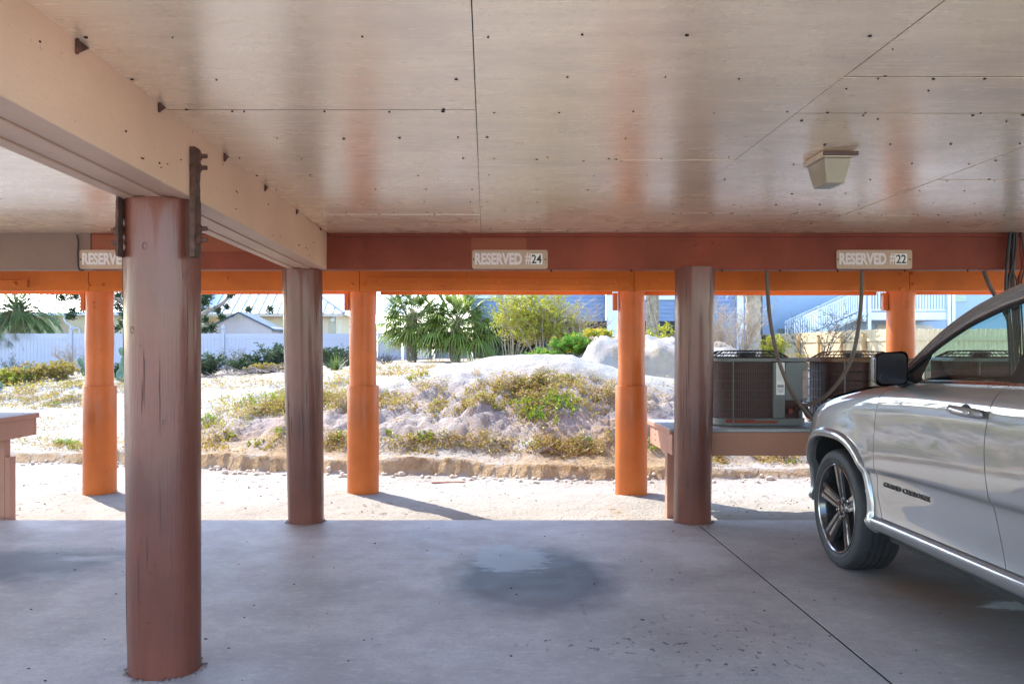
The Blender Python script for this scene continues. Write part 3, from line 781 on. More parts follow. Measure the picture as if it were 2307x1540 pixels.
M['underfloor_shade'] = pm('painted_underfloor_shade', (.03, .03, .032), .9, .3)  # near-black colour stands in for the shade below the raised floor
M['glassy'] = pm('window_glass', (.10, .14, .14), .08, .1, 2, 0, spec=.8)
M['pine'] = pm('new_pine', (.55, .40, .22), .75, .18, 3, .4, 20, stretch=(6, 6, 1), tint=(.60, .46, .28))
M['pine_post'] = pm('post_pine', (.46, .28, .11), .7, .2, 3, .3, 20)
M['blue_plastic'] = pm('blue_plastic', (.05, .16, .40), .5, .1)
M['alu'] = pm('fibreglass_grey', (.5, .55, .6), .4, .1)

# white vinyl fence
YF = 40.0
gz = lambda px: 1.42 + (787 - np.interp(px, [-400, 160, 500, 913], [838, 835, 828, 815])) / F * YF
ft = thing('vinyl_fence', 'long white vinyl privacy fence with pointed post caps', 'fence', (PX(400, YF), YF, .5))
posts = [-530, -185, 160, 503, 846]
zt = PZ(751, YF)
def fpost(px, Y, top, parent, w=.14):
    X = PX(px, Y); z0 = zg1(X, Y) - .3
    mb = MB().box(X - w / 2, X + w / 2, Y - w / 2, Y + w / 2, z0, top)
    p = mb.build('post', M['vinyl'], parent, bevel=.008, seg=1)
    c = MB().lathe([(w * .62, top), (w * .66, top + .03), (w * .5, top + .06), (w * .42, top + .08), (w * .60, top + .14), (w * .5, top + .22), (w * .18, top + .31), (.001, top + .335)], (X, Y, 0), n=4 * 4)
    c.build('cap', M['vinyl'], p, True, angle=30); return p
for a in posts: fpost(a, YF - .02, zt + .10, ft)
for a, b_ in zip(posts, posts[1:]):
    x0, x1 = PX(a, YF) + .06, PX(b_, YF) - .06; zb = min(zg1(x0, YF), zg1(x1, YF)) - .15
    mb = MB(); n = int((x1 - x0) / .17); w = (x1 - x0) / n
    for k in range(n): mb.box(x0 + k * w + .003, x0 + (k + 1) * w - .003, YF - .012, YF + .012, zb, zt - .2)
    mb.box(x0, x1, YF - .025, YF + .025, zt - .25, zt); mb.box(x0, x1, YF - .024, YF + .024, zb, zb + .16)
    mb.build('panel', M['vinyl'], ft)
gt = thing('fence_gate', 'white vinyl gate with dark latch at the end of the long fence', 'gate', (PX(880, YF), YF, .8))
x0, x1 = PX(851, YF), PX(904, YF); zb = zg1(x0, YF) - .1
mb = MB().box(x0, x1, YF - .02, YF + .02, zb, zt + .02); mb.box(x0 + .1, x1 - .1, YF - .03, YF - .021, zb + .3, zt - .12)
mb.build('panel', M['vinyl'], gt, bevel=.006, seg=1)
MB().box(PX(901, YF), PX(914, YF), YF - .12, YF - .05, PZ(757, YF), PZ(751, YF)).build('latch', M['black'], gt, bevel=.01)
fpost(913, YF, zt + .12, gt)
f2 = thing('vinyl_fence', 'short white vinyl fence returning behind the cabbage palms', 'fence', (PX(960, 42), 42, .9))
for (pa, Ya, pb, Yb2, m_) in ((917, 40.1, 970, 44, 'vinyl'), (983, 42, 1052, 42, 'vinyl')):
    A = P(pa, 751, Ya); B_ = P(pb, 754, Yb2); A.z = B_.z = zt
    n = 10; mb = MB()
    for k in range(n):
        q0 = A.lerp(B_, (k + .02) / n); q1 = A.lerp(B_, (k + .98) / n)
        dn = Vector((0, .03, 0)); vs = [Vector((q0.x, q0.y, .5)), Vector((q1.x, q1.y, .5)), q1, q0]
        mb.add(vs + [v + dn for v in vs], [(0, 1, 2, 3), (7, 6, 5, 4), (0, 4, 5, 1), (1, 5, 6, 2), (2, 6, 7, 3), (3, 7, 4, 0)])
    mb.build('panel', M['vinyl'], f2)
fpost(970, 44, zt + .1, f2); fpost(983, 42, zt + .1, f2)

# left house: cream walls, white standing-seam hip roof
lh = thing('cream_house', 'cream house with white standing seam metal roof behind the fence', 'house', (PX(620, 49), 49, .3))
Ye = 47.5
xe0, xe1 = PX(470, Ye), PX(772, Ye); ze = PZ(706, Ye)
MB().box(xe0 + .3, xe1 - .5, Ye + .7, Ye + 9, 0, ze + .1).build('wall', M['cream'], lh)
MB().box(xe0 - .3, xe1, Ye, Ye + .12, ze - .16, ze).build('eave', M['trim_tan'], lh)
MB().box(xe0, xe1 - .1, Ye + .13, Ye + .69, ze - .1, ze - .06).build('eave', M['trim_tan'], lh)
zr = ze + 4.2; yr = Ye + 7.0
# hip roof: front slope, right slope
rf = MB(); rf.quad((xe0 - 6, Ye - .05, ze), (xe1 + .1, Ye - .05, ze), (xe1 - 6.5, yr, zr), (xe0 - 6, yr, zr))
rf.quad((xe1 + .1, Ye - .05, ze), (xe1 + .1, Ye + 14, ze), (xe1 - 6.5, yr, zr), (xe1 - 6.5, yr, zr + .001))
rfo = rf.build('roof', M['metal_roof'], lh)
sm = MB(); nrm = Vector((0, -(zr - ze), yr - Ye)).normalized()
x = xe0 - 5.5
while x < xe1:
    # seams run up the slope; those past the hip stop at it
    f = 1.0 if x < xe1 - 6.5 else max(.02, (xe1 - x) / 6.6)
    a = Vector((x, Ye - .05, ze)); b_ = Vector((x, Ye - .05 + (yr - Ye + .05) * f, ze + (zr - ze) * f))
    sm.tube([a + nrm * .03, b_ + nrm * .03], .028, 4); x += .52
sm.tube([(xe1 + .1, Ye - .05, ze + .04), (xe1 - 6.5, yr, zr + .04)], .07, 6)
sm.build('seam', M['seam_dark'], rfo); 
MB().box(PX(772, Ye) - .9, PX(772, Ye) - .52, Ye + .66, Ye + .69, PZ(748, Ye) - .4, PZ(724, Ye)).build('window', M['glassy'], lh)
fl = MB().box(PX(744, Ye), PX(750, Ye), Ye + .45, Ye + .69, PZ(716, Ye), PZ(712, Ye)); fl.tube([(PX(746, Ye), Ye + .5, PZ(716, Ye)), (PX(747, Ye), Ye + .3, PZ(720, Ye))], [.06, .12], 10)
fl.build('floodlight', M['white_trim'], lh)
# right wing with bluish metal roof
wg = MB(); zz = PZ(690, 52)
wg.add([(xe1 - 1.5, 51, ze + .1), (xe1 + 3.2, 51, ze + .1), (xe1 + 3.2, 58, ze + 4), (xe1 - 4, 58, ze + 4)], [(0, 1, 2, 3)])
wr = wg.build('roof', M['metal_roof'], lh)
# left part of the same street: second house with garage door and downpipe
l2 = thing('tan_house', 'tan house with garage door and downpipe behind the left palm', 'house', (PX(200, 46), 46, .3))
Ye = 45.5; xa, xb = PX(140, Ye), PX(430, Ye); ze = PZ(703, Ye)
MB().box(xa + .1, xb, Ye + .5, Ye + 8, 0, ze).build('wall', M['cream'], l2)
MB().box(xa - 7, xa + .09, Ye + 1.6, Ye + 8, 0, ze).build('wall', M['trim_tan'], l2)
rf = MB().quad((xa - 8, Ye, ze), (xb, Ye, ze), (xb, Ye + 6, ze + 2.6), (xa - 8, Ye + 6, ze + 2.6)).build('roof', M['metal_roof'], l2)
MB().box(xa - 8, xb, Ye, Ye + .1, ze - .16, ze - .01).build('gutter', M['white_trim'], l2)
MB().tube(spline([(xa + .05, Ye + .15, ze - .1), (xa + .07, Ye + .15, ze - .45), (xa + .45, Ye + .35, ze - .85), (xa + .75, Ye + .45, ze - 1.1), (xa + .75, Ye + .45, 0)], 5), .06, 8).build('downpipe', M['white_trim'], l2, True)
gd = MB(); gx0, gx1 = xa + .95, PX(262, Ye)
for k in range(5): gd.box(gx0, gx1, Ye + .44, Ye + .49, ze - 1.15 - k * .42 - .40, ze - 1.15 - k * .42)
gd.build('garage_door', M['cream'], l2, bevel=.01, seg=1)

# small gabled shed right behind the fence
sh_ = thing('garden_shed', 'small gabled shed with round vent and dark shingle roof behind the fence', 'shed', (PX(540, 43.5), 43.5, .4))
Ys = 43.0; ax, az = PX(537, Ys), PZ(701, Ys); lx, lz = PX(455, Ys), PZ(742, Ys); rx, rz = PX(618, Ys), PZ(741, Ys)
MB().prism([(lx + .25, 0), (rx - .15, 0), (rx - .15, rz + .08), (ax, az - .12), (lx + .25, lz + .1)], Ys + .12, Ys + 2.6, 'Y').build('wall', M['mauve_siding'], sh_)
for (p, q) in (((lx, lz), (ax, az)), ((ax, az), (rx, rz))):
    vs = [(p[0], Ys, p[1]), (q[0], Ys, q[1]), (q[0], Ys + 2.8, q[1]), (p[0], Ys + 2.8, p[1])]
    vb = [(x, y, z - .09) for x, y, z in vs]
    MB().add(vs + vb, [(0, 1, 2, 3), (7, 6, 5, 4), (0, 4, 5, 1), (1, 5, 6, 2), (2, 6, 7, 3), (3, 7, 4, 0)]).build('roof', M['shingle'], sh_)
vt = MB().tube([(PX(537, Ys), Ys + .05, PZ(713, Ys)), (PX(537, Ys), Ys + .119, PZ(713, Ys))], .2, 28).build('vent', M['trim_tan'], sh_)
mb = MB()
for k in range(6): 
    z = PZ(713, Ys) - .14 + k * .056; hw = math.sqrt(max(.0, .17 ** 2 - (z - PZ(713, Ys)) ** 2)); mb.box(PX(537, Ys) - hw, PX(537, Ys) + hw, Ys + .03, Ys + .049, z - .012, z + .012)
mb.build('slat', M['seam_dark'], vt)

# step ladder behind the fence
sl_ = thing('step_ladder', 'blue topped step ladder standing behind the fence at the far left', 'ladder', (PX(10, 42), 42, .4))
Yl = 42; 
MB().box(PX(-6, Yl), PX(23, Yl), Yl - .1, Yl + .2, PZ(721, Yl), PZ(715, Yl)).build('top_cap', M['blue_plastic'], sl_, bevel=.02)
for s in (-1, 1):
    MB().tube([(PX(9, Yl) + s * .25, Yl - .05, PZ(721, Yl)), (PX(9, Yl) + s * .42, Yl - .3, .35)], .035, 6).build('rail', M['alu'], sl_)
    MB().tube([(PX(9, Yl) + s * .24, Yl + .15, PZ(721, Yl)), (PX(9, Yl) + s * .40, Yl + .9, .35)], .03, 6).build('rear_leg', M['alu'], sl_)
for k in range(6):
    f = .15 + k * .15; z = PZ(721, Yl) + (.35 - PZ(721, Yl)) * f; MB().box(PX(9, Yl) - .25 - .16 * f, PX(9, Yl) + .25 + .16 * f, Yl - .1 - .25 * f, Yl + .0 - .25 * f, z - .03, z).build('step', M['alu'], sl_)
MB().box(PX(1, Yl), PX(20, Yl), Yl - .2, Yl - .12, PZ(735, Yl), PZ(722, Yl)).build('shelf', M['blue_plastic'], sl_)

# blue-grey clapboard house on stilts
bh = thing('clapboard_house', 'blue grey clapboard house raised over a dark open ground floor', 'house', (PX(1300, 36), 36, 1))
Yh = 35.0; x0, x1 = PX(1060, Yh), PX(1716, Yh); zf = PZ(723, Yh)
def clap(xa, xb, Y, za, zb, step=.165):
    mb = MB(); z = za
    while z < zb:
        z2 = min(z + step, zb)
        vs = [(xa, Y - .03, z), (xb, Y - .03, z), (xb, Y - .004, z2), (xa, Y - .004, z2), (xa, Y + .05, z), (xb, Y + .05, z), (xb, Y + .05, z2), (xa, Y + .05, z2)]
        mb.add(vs, [(0, 1, 2, 3), (0, 4, 5, 1), (3, 2, 6, 7), (0, 3, 7, 4), (1, 5, 6, 2)]); z = z2
    return mb
xc0, xc1 = PX(1367, Yh), PX(1394, Yh)
clap(x0, xc0, Yh + .35, zf, zf + 3.2).build('wall', M['blue_side'], bh)
clap(xc1, PX(1588, Yh), Yh, zf, zf + 3.2).build('wall', M['blue_side'], bh)
clap(PX(1588, Yh), x1, Yh + .2, .6, zf + 3.2).build('wall', M['blue_side'], bh)
MB().box(xc0, xc1, Yh - .12, Yh + .06, .6, zf + 3.2).build('corner_post', M['white_trim'], bh, bevel=.01, seg=1)
MB().box(x0, x1, Yh + .42, Yh + 8, zf + 3.2, zf + 3.6).build('roof', M['shingle'], bh)
MB().box(x0, x1, Yh + .45, Yh + 8, zf - .1, zf + .05).build('floor', M['underfloor_shade'], bh)
MB().box(x0, x1, Yh + 6, Yh + 8, .2, zf - .11).build('wall', M['underfloor_shade'], bh)
MB().box(xc1, PX(1588, Yh), Yh - .03, Yh + .1, zf - .55, zf - .02).build('beam', M['underfloor_shade'], bh)
for px in (1100, 1230): MB().box(PX(px, Yh) - .12, PX(px, Yh) + .12, Yh + .4, Yh + .64, .2, zf - .11).build('stilt', M['underfloor_shade'], bh)
for (a, b_, za, zb) in ((1040, 1118, 664, 640), (1135, 1190, 664, 640), (1396, 1519, 668, 640)):
    MB().box(PX(a, Yh), PX(b_, Yh), Yh + (.27 if a < 1300 else -.08), Yh + (.3 if a < 1300 else -.045), PZ(za + 7, Yh), PZ(za - 2, Yh)).build('window_sill', M['white_trim'], bh)
    MB().box(PX(a, Yh) + .1, PX(b_, Yh) - .1, Yh + (.29 if a < 1300 else -.06), Yh + (.31 if a < 1300 else -.04), PZ(za - 2, Yh), PZ(za - 50, Yh)).build('window', M['glassy'], bh)
MB().box(PX(1470, Yh), PX(1588, Yh), Yh + .9, Yh + 1.0, .4, zf - .56).build('wall', M['trim_tan'], bh)
dr = MB().box(PX(1489, Yh), PX(1512, Yh), Yh + .82, Yh + .89, .6, PZ(747, Yh)).build('door', M['mauve_siding'], bh)
MB().box(PX(1496, Yh), PX(1508, Yh), Yh + .79, Yh + .815, .9, PZ(752, Yh)).build('pane', M['glassy'], dr)
MB().box(PX(1516, Yh), PX(1535, Yh), Yh + .82, Yh + .89, .9, PZ(745, Yh)).build('window', M['glassy'], bh)
MB().box(PX(1662, Yh), PX(1676, Yh), Yh + .05, Yh + .18, .6, zf + 3.2).build('corner_post', M['white_trim'], bh)

# pale blue house with deck and outside stair
ph_ = thing('stucco_house', 'pale blue house with white deck railing and outside stair', 'house', (PX(2000, 38), 38, .8))
Yw = 39.0
MB().box(PX(1718, Yw), PX(2560, Yw), Yw, Yw + 9, .2, 8).build('wall', M['pale_blue'], ph_)
MB().box(PX(1716, Yw) - .55, PX(1716, Yw), Yw + .3, Yw + 8, .2, 8).build('wall', M['blue_side'], ph_)
Yd = 36.8; xd0, xd1 = PX(1951, Yd), PX(2140, Yd); zd = PZ(703, Yd)
MB().box(xd0, xd1, Yd, Yw - .01, zd - .34, zd).build('deck', M['white_trim'], ph_, bevel=.01, seg=1)
rl = MB().box(xd0, xd1, Yd + .02, Yd + .08, zd + .06, zd + .13); rl.box(xd0, xd1, Yd, Yd + .1, zd + 1.0, zd + 1.06)
x = xd0 + .08
while x < xd1: rl.box(x - .028, x + .028, Yd + .03, Yd + .07, zd + .13, zd + 1.0); x += .128
rl.build('railing', M['white_trim'], ph_)
for px in (1945, 1957, 2136, 2146): MB().box(PX(px, Yd) - .07, PX(px, Yd) + .07, Yd - .1, Yd + .04, .4 if px in (1957, 2136) else zd - .4, zd + 1.15).build('deck_post', M['white_trim'], ph_)
MB().box(PX(1975, Yw), PX(2100, Yw), Yw - .04, Yw - .005, .5, zd - .5).build('wall', M['trim_tan'], ph_)
MB().box(PX(1960, Yw), PX(2000, Yw), Yw - .06, Yw - .02, zd + .05, zd + 2.1).build('door', M['glassy'], ph_)
MB().box(PX(2030, Yw), PX(2090, Yw), Yw - .06, Yw - .02, zd + .05, zd + 2.1).build('door', M['glassy'], ph_)
MB().box(PX(2140, Yw), PX(2176, Yw), Yw - .05, Yw - .01, PZ(680, Yw), PZ(630, Yw)).build('window', pm('green_window', (.28, .36, .28), .2, .1), ph_)
MB().box(PX(1752, Yw), PX(1790, Yw), Yw - .05, Yw - .01, PZ(775, Yw), PZ(740, Yw)).build('window', M['glassy'], ph_)
# stair rising to the deck
A = P(1790, 772, Yd - .2); B_ = P(1944, 702, Yd - .2); st_ = MB()
for off in (0, 1.1):
    st_.tube([A + Vector((0, off, -.1)), B_ + Vector((0, off, -.1))], .12, 4)
st_.build('stringer', M['white_trim'], ph_)
tr = MB(); n = 15
for k in range(n):
    p = A.lerp(B_, (k + .5) / n); tr.box(p.x - .15, p.x + .15, p.y, p.y + 1.1, p.z - .02, p.z + .02)
tr.build('stair_tread', M['white_trim'], ph_)
for off in (0, 1.1):
    rr = MB(); up = Vector((0, off, .95)); lo = Vector((0, off, .16))
    rr.tube([A + up, B_ + up], .045, 4); rr.tube([A + lo, B_ + lo], .035, 4)
    for k in range(31):
        p = A.lerp(B_, k / 30); rr.box(p.x - .026, p.x + .026, p.y + off - .02, p.y + off + .02, p.z + .16, p.z + .95)
    rr.build('stair_railing', M['white_trim'], ph_)

# wooden picket fence: one run along the depth, one facing run on the right
wf = thing('picket_fence', 'new pine board fence with posts in front of the pale blue house', 'fence', (11.7, 27, .8))
XF = 11.75
def boards_x(y0, y1):
    mb = MB(); y = y0; w = .14
    while y < y1:
        zt = np.interp(y, [24, 36], [2.03, 2.06]) + R.uniform(-.012, .012); zb = .55
        x = XF + R.uniform(-.004, .004)
        mb.prism([(y + .004, zb), (y + w - .004, zb), (y + w - .004, zt - .04), (y + w - .04, zt), (y + .04, zt), (y + .004, zt - .04)], x, x + .018, 'X'); y += w
    return mb
boards_x(24.6, 36.4).build('board', M['pine'], wf)
mb = MB()
for z in (1.72, .95): mb.box(XF - .042, XF - .001, 24.6, 36.4, z - .045, z + .045)
mb.build('rail', M['pine'], wf)
for px in (1952, 1902, 1850, 1804, 1766, 1735):
    y = XF * F / (px - CX); MB().box(XF - .14, XF - .043, y - .05, y + .05, .4, 1.93).build('post', M['pine_post'], wf, bevel=.005, seg=1)
Yq = 24.6; mb = MB(); x = XF + .02
while x < 21:
    zt = PZ(740, Yq) + R.uniform(-.015, .015); w = .14
    mb.prism([(x + .006, .4), (x + w - .006, .4), (x + w - .006, zt - .04), (x + w - .03, zt), (x + .03, zt), (x + .006, zt - .04)], Yq, Yq + .018, 'Y'); x += w
mb.build('board', M['pine'], wf)
mb = MB()
for py in (763, 812): mb.box(XF, 21, Yq - .04, Yq - .001, PZ(py, Yq) - .045, PZ(py, Yq) + .045)
mb.build('rail', M['pine'], wf)
pf = thing('picket_fence', 'old grey board fence behind the palm trunk at the corner of the blue houses', 'fence', (PX(1690, 36.6), 36.6, .8))
mb = MB(); x = PX(1655, 36.6)
while x < PX(1772, 36.6): mb.box(x + .005, x + .135, 36.6, 36.62, .5, PZ(757, 36.6) + R.uniform(-.02, .02)); x += .14
mb.build('board', pm('old_grey_wood', (.24, .27, .30), .9, .2, 3, .3), pf)
# ------------------------------------------------------------------ plants
L_green = leafmat('leaf_fresh_green', (.08, .23, .015), (.22, .36, .03))
L_yell = leafmat('leaf_yellow_green', (.20, .24, .02), (.46, .40, .03))
L_dark = leafmat('leaf_dark_green', (.025, .055, .025), (.07, .10, .03))
L_olive = leafmat('leaf_olive_dry', (.22, .17, .035), (.46, .33, .06))
L_brown = leafmat('leaf_dry_brown', (.27, .15, .06), (.46, .30, .11))
L_gold = leafmat('flower_gold', (.55, .33, .01), (.70, .48, .02), .2)
L_palm = leafmat('palm_frond_green', (.11, .19, .04), (.32, .35, .08), .45, .4)
L_pindo = leafmat('feather_frond', (.08, .18, .06), (.22, .31, .10), .3, .4)
L_dryp = leafmat('palm_frond_dry', (.30, .21, .09), (.42, .33, .17), .2)
L_grass = leafmat('blade_green', (.06, .11, .03), (.16, .19, .05))
L_straw = leafmat('blade_straw', (.32, .22, .10), (.50, .38, .20), .3)
L_cact = pm('cactus_pad', (.09, .16, .09), .5, .2, 6, .2)
M['twig'] = pm('twig_grey', (.24, .18, .15), .85, .2, 6, .2)
M['twig_pale'] = pm('twig_tan', (.36, .27, .19), .85, .2, 6, .2)  # tan twigs, a paler colour than the grey ones
M['twig_dark'] = pm('twig_dark', (.09, .065, .06), .85, .2, 6, .2)
M['bark'] = pm('bark_grey', (.26, .22, .18), .9, .25, 5, .8, 16, bd=.02)
M['palm_bark'] = pm('palm_boot_bark', (.34, .28, .21), .9, .3, 6, .8, 20, bd=.02, dirt=(.16, .12, .09), dirt_s=5)
rp = random.Random(23)
U = rp.uniform
def rdir(zmin=-.3, zmax=1):
    a = U(0, 6.283); z = U(zmin, zmax); r = math.sqrt(max(0, 1 - z * z)); return Vector((r * math.cos(a), r * math.sin(a), z))
def leaf(mb, c, d, L, W, droop=.25):
    c = Vector(c); d = Vector(d).normalized(); s = d.cross(rdir(-1, 1))
    if s.length < 1e-4: s = Vector((1, 0, 0))
    s.normalize(); n = s.cross(d)
    m = c + d * L * .5 + n * L * .08
    mb.add([c, m + s * W * .5, c + d * L - n * L * droop * .5, m - s * W * .5], [(0, 1, 2, 3)])
def blade(mb, base, d, L, W, droop, segs=3):
    """grass or palm blade that bends down under its weight"""
    p = Vector(base); d = Vector(d).normalized(); s = d.cross(Vector((0, 0, 1)))
    if s.length < 1e-3: s = Vector((1, 0, 0))
    s.normalize(); vs = []; fs = []
    for k in range(segs + 1):
        w = W * (1 - (k / segs) ** 1.6) * .5 + W * .03
        vs += [p - s * w, p + s * w]
        p = p + d * (L / segs); d = (d + Vector((0, 0, -droop / segs))).normalized()
    for k in range(segs): fs.append((2 * k, 2 * k + 1, 2 * k + 3, 2 * k + 2))
    mb.add(vs, fs)
def bush(name, lab, base, h, w, stems=8, twigs=6, leaves=8, lL=.05, lW=.025, lmat=None, tmat=None, r=.01, group=None, cat='shrub', lean=(0, 0), flowers=None, low=.25, up=1., gen=2):
    base = Vector(base); t = thing(name, lab, cat, base, group); S = MB(); Lf = MB(); Fl = MB()
    for i in range(stems):
        a = U(0, 6.283); q = math.sqrt(U(0, 1))
        tip = base + Vector((math.cos(a) * w * .5 * q + lean[0], math.sin(a) * w * .4 * q + lean[1], h * U(.6, 1) * (1 - .35 * q * q)))
        mid = base.lerp(tip, .5) + Vector((U(-.08, .08) * w, U(-.08, .08) * w, U(.0, .12) * h))
        b0 = base + Vector((math.cos(a) * w * .06, math.sin(a) * w * .06, -.04))
        pts = spline([b0, mid, tip], 5); S.tube(pts, [r * (1 - .75 * k / (len(pts) - 1)) for k in range(len(pts))], 4, False)
        for j in range(twigs):
            f = low + (1 - low) * U(0, 1); k = f * (len(pts) - 1); p = pts[int(k)].lerp(pts[min(int(k) + 1, len(pts) - 1)], k - int(k))
            d = (tip - b0).normalized() * .5 * up + rdir(-.2, .9); d.normalize(); L = h * U(.12, .34)
            e = p + d * L; m = p.lerp(e, .5) + rdir(-1, 1) * L * .1
            S.tube([p, m, e], [r * .4, r * .28, r * .12], 3, False)
            if gen > 1:
                for g_ in range(2):
                    e2 = m + (d + rdir(-.5, .8) * .9).normalized() * L * .55; S.tube([m, e2], [r * .22, r * .1], 3, False)
                    for q_ in range(leaves // 2):
                        c = m.lerp(e2, U(.2, 1)); leaf(Lf, c, rdir(-.4, 1), lL * U(.6, 1.2), lW * U(.7, 1.2))
            for q_ in range(leaves):
                c = p.lerp(e, U(.15, 1)) + rdir(-1, 1) * lL * .3; leaf(Lf, c, rdir(-.4, 1), lL * U(.6, 1.25), lW * U(.7, 1.2))
            if flowers and U(0, 1) < flowers:
                for q_ in range(9): leaf(Fl, e + rdir(-1, 1) * lL * .8, rdir(0, 1), lL * .7, lL * .6)
    S.build('stem', tmat or M['twig'], t, recalc=False)
    if Lf.v: Lf.build('foliage', lmat, t, recalc=False)
    if Fl.v: tag(Fl.build('flowers', L_gold, t, recalc=False), kind='stuff')
    return t
def tuft(name, lab, base, h, w, n=60, mat=None, W=.012, group=None, cat='grass tuft', droop=.9):
    base = Vector(base); mb = MB()
    for i in range(n):
        a = U(0, 6.283); q = U(0, 1); d = Vector((math.cos(a) * q * w / h * .8, math.sin(a) * q * w / h * .8, 1))
        blade(mb, base + Vector((math.cos(a) * U(0, .2) * w, math.sin(a) * U(0, .2) * w, -.02)), d, h * U(.6, 1.15), W, droop * U(.4, 1.3), 3)
    o = mb.build(name, mat, None, recalc=False); o.location = (0, 0, 0)
    return tag(o, lab, cat, group)
def weed(lab, base, h, w, n, mat, lL, group='small green weeds on the sandy bank', second=None, name='weed', cat='weed'):
    """low leafy herb: many short stems with leaves packed round their tops"""
    base = Vector(base); t = thing(name, lab, cat, base, group); S = MB(); Lf = MB(); L2 = MB()
    for i in range(n):
        a = U(0, 6.283); q = math.sqrt(U(0, 1)); b0 = base + Vector((math.cos(a) * w * .5 * q, math.sin(a) * w * .4 * q, 0)); b0.z = zg1(b0.x, b0.y) - .01
        d = Vector((math.cos(a) * .45 * q, math.sin(a) * .45 * q, 1)) + rdir(-.2, .2) * .25; L = h * U(.5, 1) * (1 - .45 * q * q)
        e = b0 + d.normalized() * L; S.tube([b0, e], [.004, .002], 3, False)
        for k in range(11):
            f = U(.25, 1); tgt = L2 if (second and U(0, 1) < .35) else Lf
            leaf(tgt, b0.lerp(e, f), (d.normalized() * .5 + rdir(-.2, .9)), lL * U(.6, 1.2), lL * .36)
    S.build('stem', M['twig'], t, recalc=False); Lf.build('foliage', mat, t, recalc=False)
    if L2.v: L2.build('foliage', second, t, recalc=False)
    return t
def fan_leaf(mb, st, hub, d, p, L, nb=22, dr=.8, W=.05):
    """costapalmate fan: bowed petiole, then a fan of drooping pointed blades"""
    d = Vector(d).normalized(); e = hub + d * p + Vector((0, 0, -.08 * p))
    st.tube([hub, hub.lerp(e, .5) + Vector((0, 0, .06 * p)), e], [.022, .016, .012], 4, False)
    side = d.cross(Vector((0, 0, 1)));
    if side.length < .05: side = Vector((1, 0, 0))
    side.normalize(); nrm = side.cross(d).normalized()
    dd = (d + Vector((0, 0, -.25))).normalized()
    for k in range(nb):
        a = rad(-118 + 236 * k / (nb - 1)) + U(-.03, .03)
        v = dd * math.cos(a) + side * math.sin(a) + nrm * .18 * math.cos(a * 1.5)
        blade(mb, e, v, L * (1 - .18 * abs(a) / 2) * U(.85, 1.05), W, dr * U(.7, 1.3) * (1.25 if U(0, 1) < .3 else .8), 4)
def cabbage_palm(lab, base, crown, n, seed, L=.95, dry=6):
    global rp, U
    t = thing('cabbage_palm', lab, 'palm tree', base, 'cabbage palms behind the sand hill'); base = Vector(base); crown = Vector(crown)
    T = MB(); m = 26; hgt = crown.z - base.z
    prof = [(.17 * (1.12 if k % 2 else .96), base.z - .2 + (hgt + .1) * k / m) for k in range(m + 1)]
    T.lathe(prof, (base.x, base.y, 0), n=14, jit=lambda a, h: .07 * math.sin(5 * a + h * 9))
    # criss-cross leaf bases (boots)
    for k in range(int(hgt / .11)):
        z = base.z + .1 + k * .11
        for j in range(5):
            a = 2.4 * k + j * 1.2566; rr_ = .18; c = Vector((base.x + rr_ * math.cos(a), base.y + rr_ * math.sin(a), z)); o_ = Vector((math.cos(a), math.sin(a), 0)); s_ = Vector((-math.sin(a), math.cos(a), 0))
            for sg in (-1, 1): T.tube([c + s_ * sg * .07 - o_ * .02, c + s_ * sg * .02 + o_ * .05 + Vector((0, 0, .13))], [.035, .012], 4)
    T.build('trunk', M['palm_bark'], t)
    Lf = MB(); Dr = MB(); St = MB()
    for k in range(n):
        a = 2.399 * k; z = 1 - 1.75 * (k + .5) / n; r = math.sqrt(max(.02, 1 - z * z)); d = Vector((r * math.cos(a), r * math.sin(a), z + .1))
        fan_leaf(Lf, St, crown + d * .05, d, U(.5, .9) * L, U(.85, 1.1) * L, 26, .9 + .6 * (k / n), .075)
    for k in range(dry):
        a = U(0, 6.28); d = Vector((math.cos(a), math.sin(a), -.9)); fan_leaf(Dr, St, crown - Vector((0, 0, .15)), d, U(.35, .55) * L, U(.6, .8) * L, 16, 1.6, .04)
    St.build('petiole', M['twig_pale'], t, recalc=False); Lf.build('crown', L_palm, t, recalc=False)
    if dry: Dr.build('dry_fronds', L_dryp, t, recalc=False)
    return t
# --- two cabbage palms in the middle
Yp = 33.5
cabbage_palm('cabbage palm with drooping green fans left of the yellow shrub', (PX(1026, Yp), Yp, zg1(PX(1026, Yp), Yp)), P(1034, 730, Yp), 46, 1, 1.30, 18)
cabbage_palm('cabbage palm with a skirt of dry fronds beside the white gate', (PX(928, 34.5), 34.5, zg1(PX(928, 34.5), 34.5)), P(932, 716, 34.5), 46, 2, 1.35, 24)
cabbage_palm('bare criss cross palm trunk beside the clapboard house', (PX(1470, 29), 29, zg1(PX(1470, 29), 29)), P(1470, 560, 29), 18, 3, 1.2, 4)
# plain palm with a thatch of dead fronds
Yp = 29; b = Vector((PX(1697, Yp), Yp, zg1(PX(1697, Yp), Yp)))
t = thing('fan_palm', 'tall palm trunk with hanging dead thatch beside the pale blue house', 'palm tree', b)
top = PZ(640, Yp)
MB().lathe([(.27 + .02 * math.sin(k * 1.7) - .03 * k / 30, b.z - .2 + (top - b.z + .2) * k / 30) for k in range(31)], (b.x, b.y, 0), n=18, jit=lambda a, h: .05 * math.sin(4 * a + 3 * h) + .03 * math.sin(9 * a + 14 * h)).build('trunk', M['palm_bark'], t, True)
Dr = MB(); Lf = MB(); St = MB()
for k in range(150):
    a = U(0, 6.28); q = U(.2, 1.0); c = Vector((b.x + q * .7 * math.cos(a), b.y + q * .7 * math.sin(a), top + U(.0, .5))); blade(Dr, c, Vector((math.cos(a) * .7, math.sin(a) * .7, -.6)), U(.5, .95), .05, 1.2, 3)
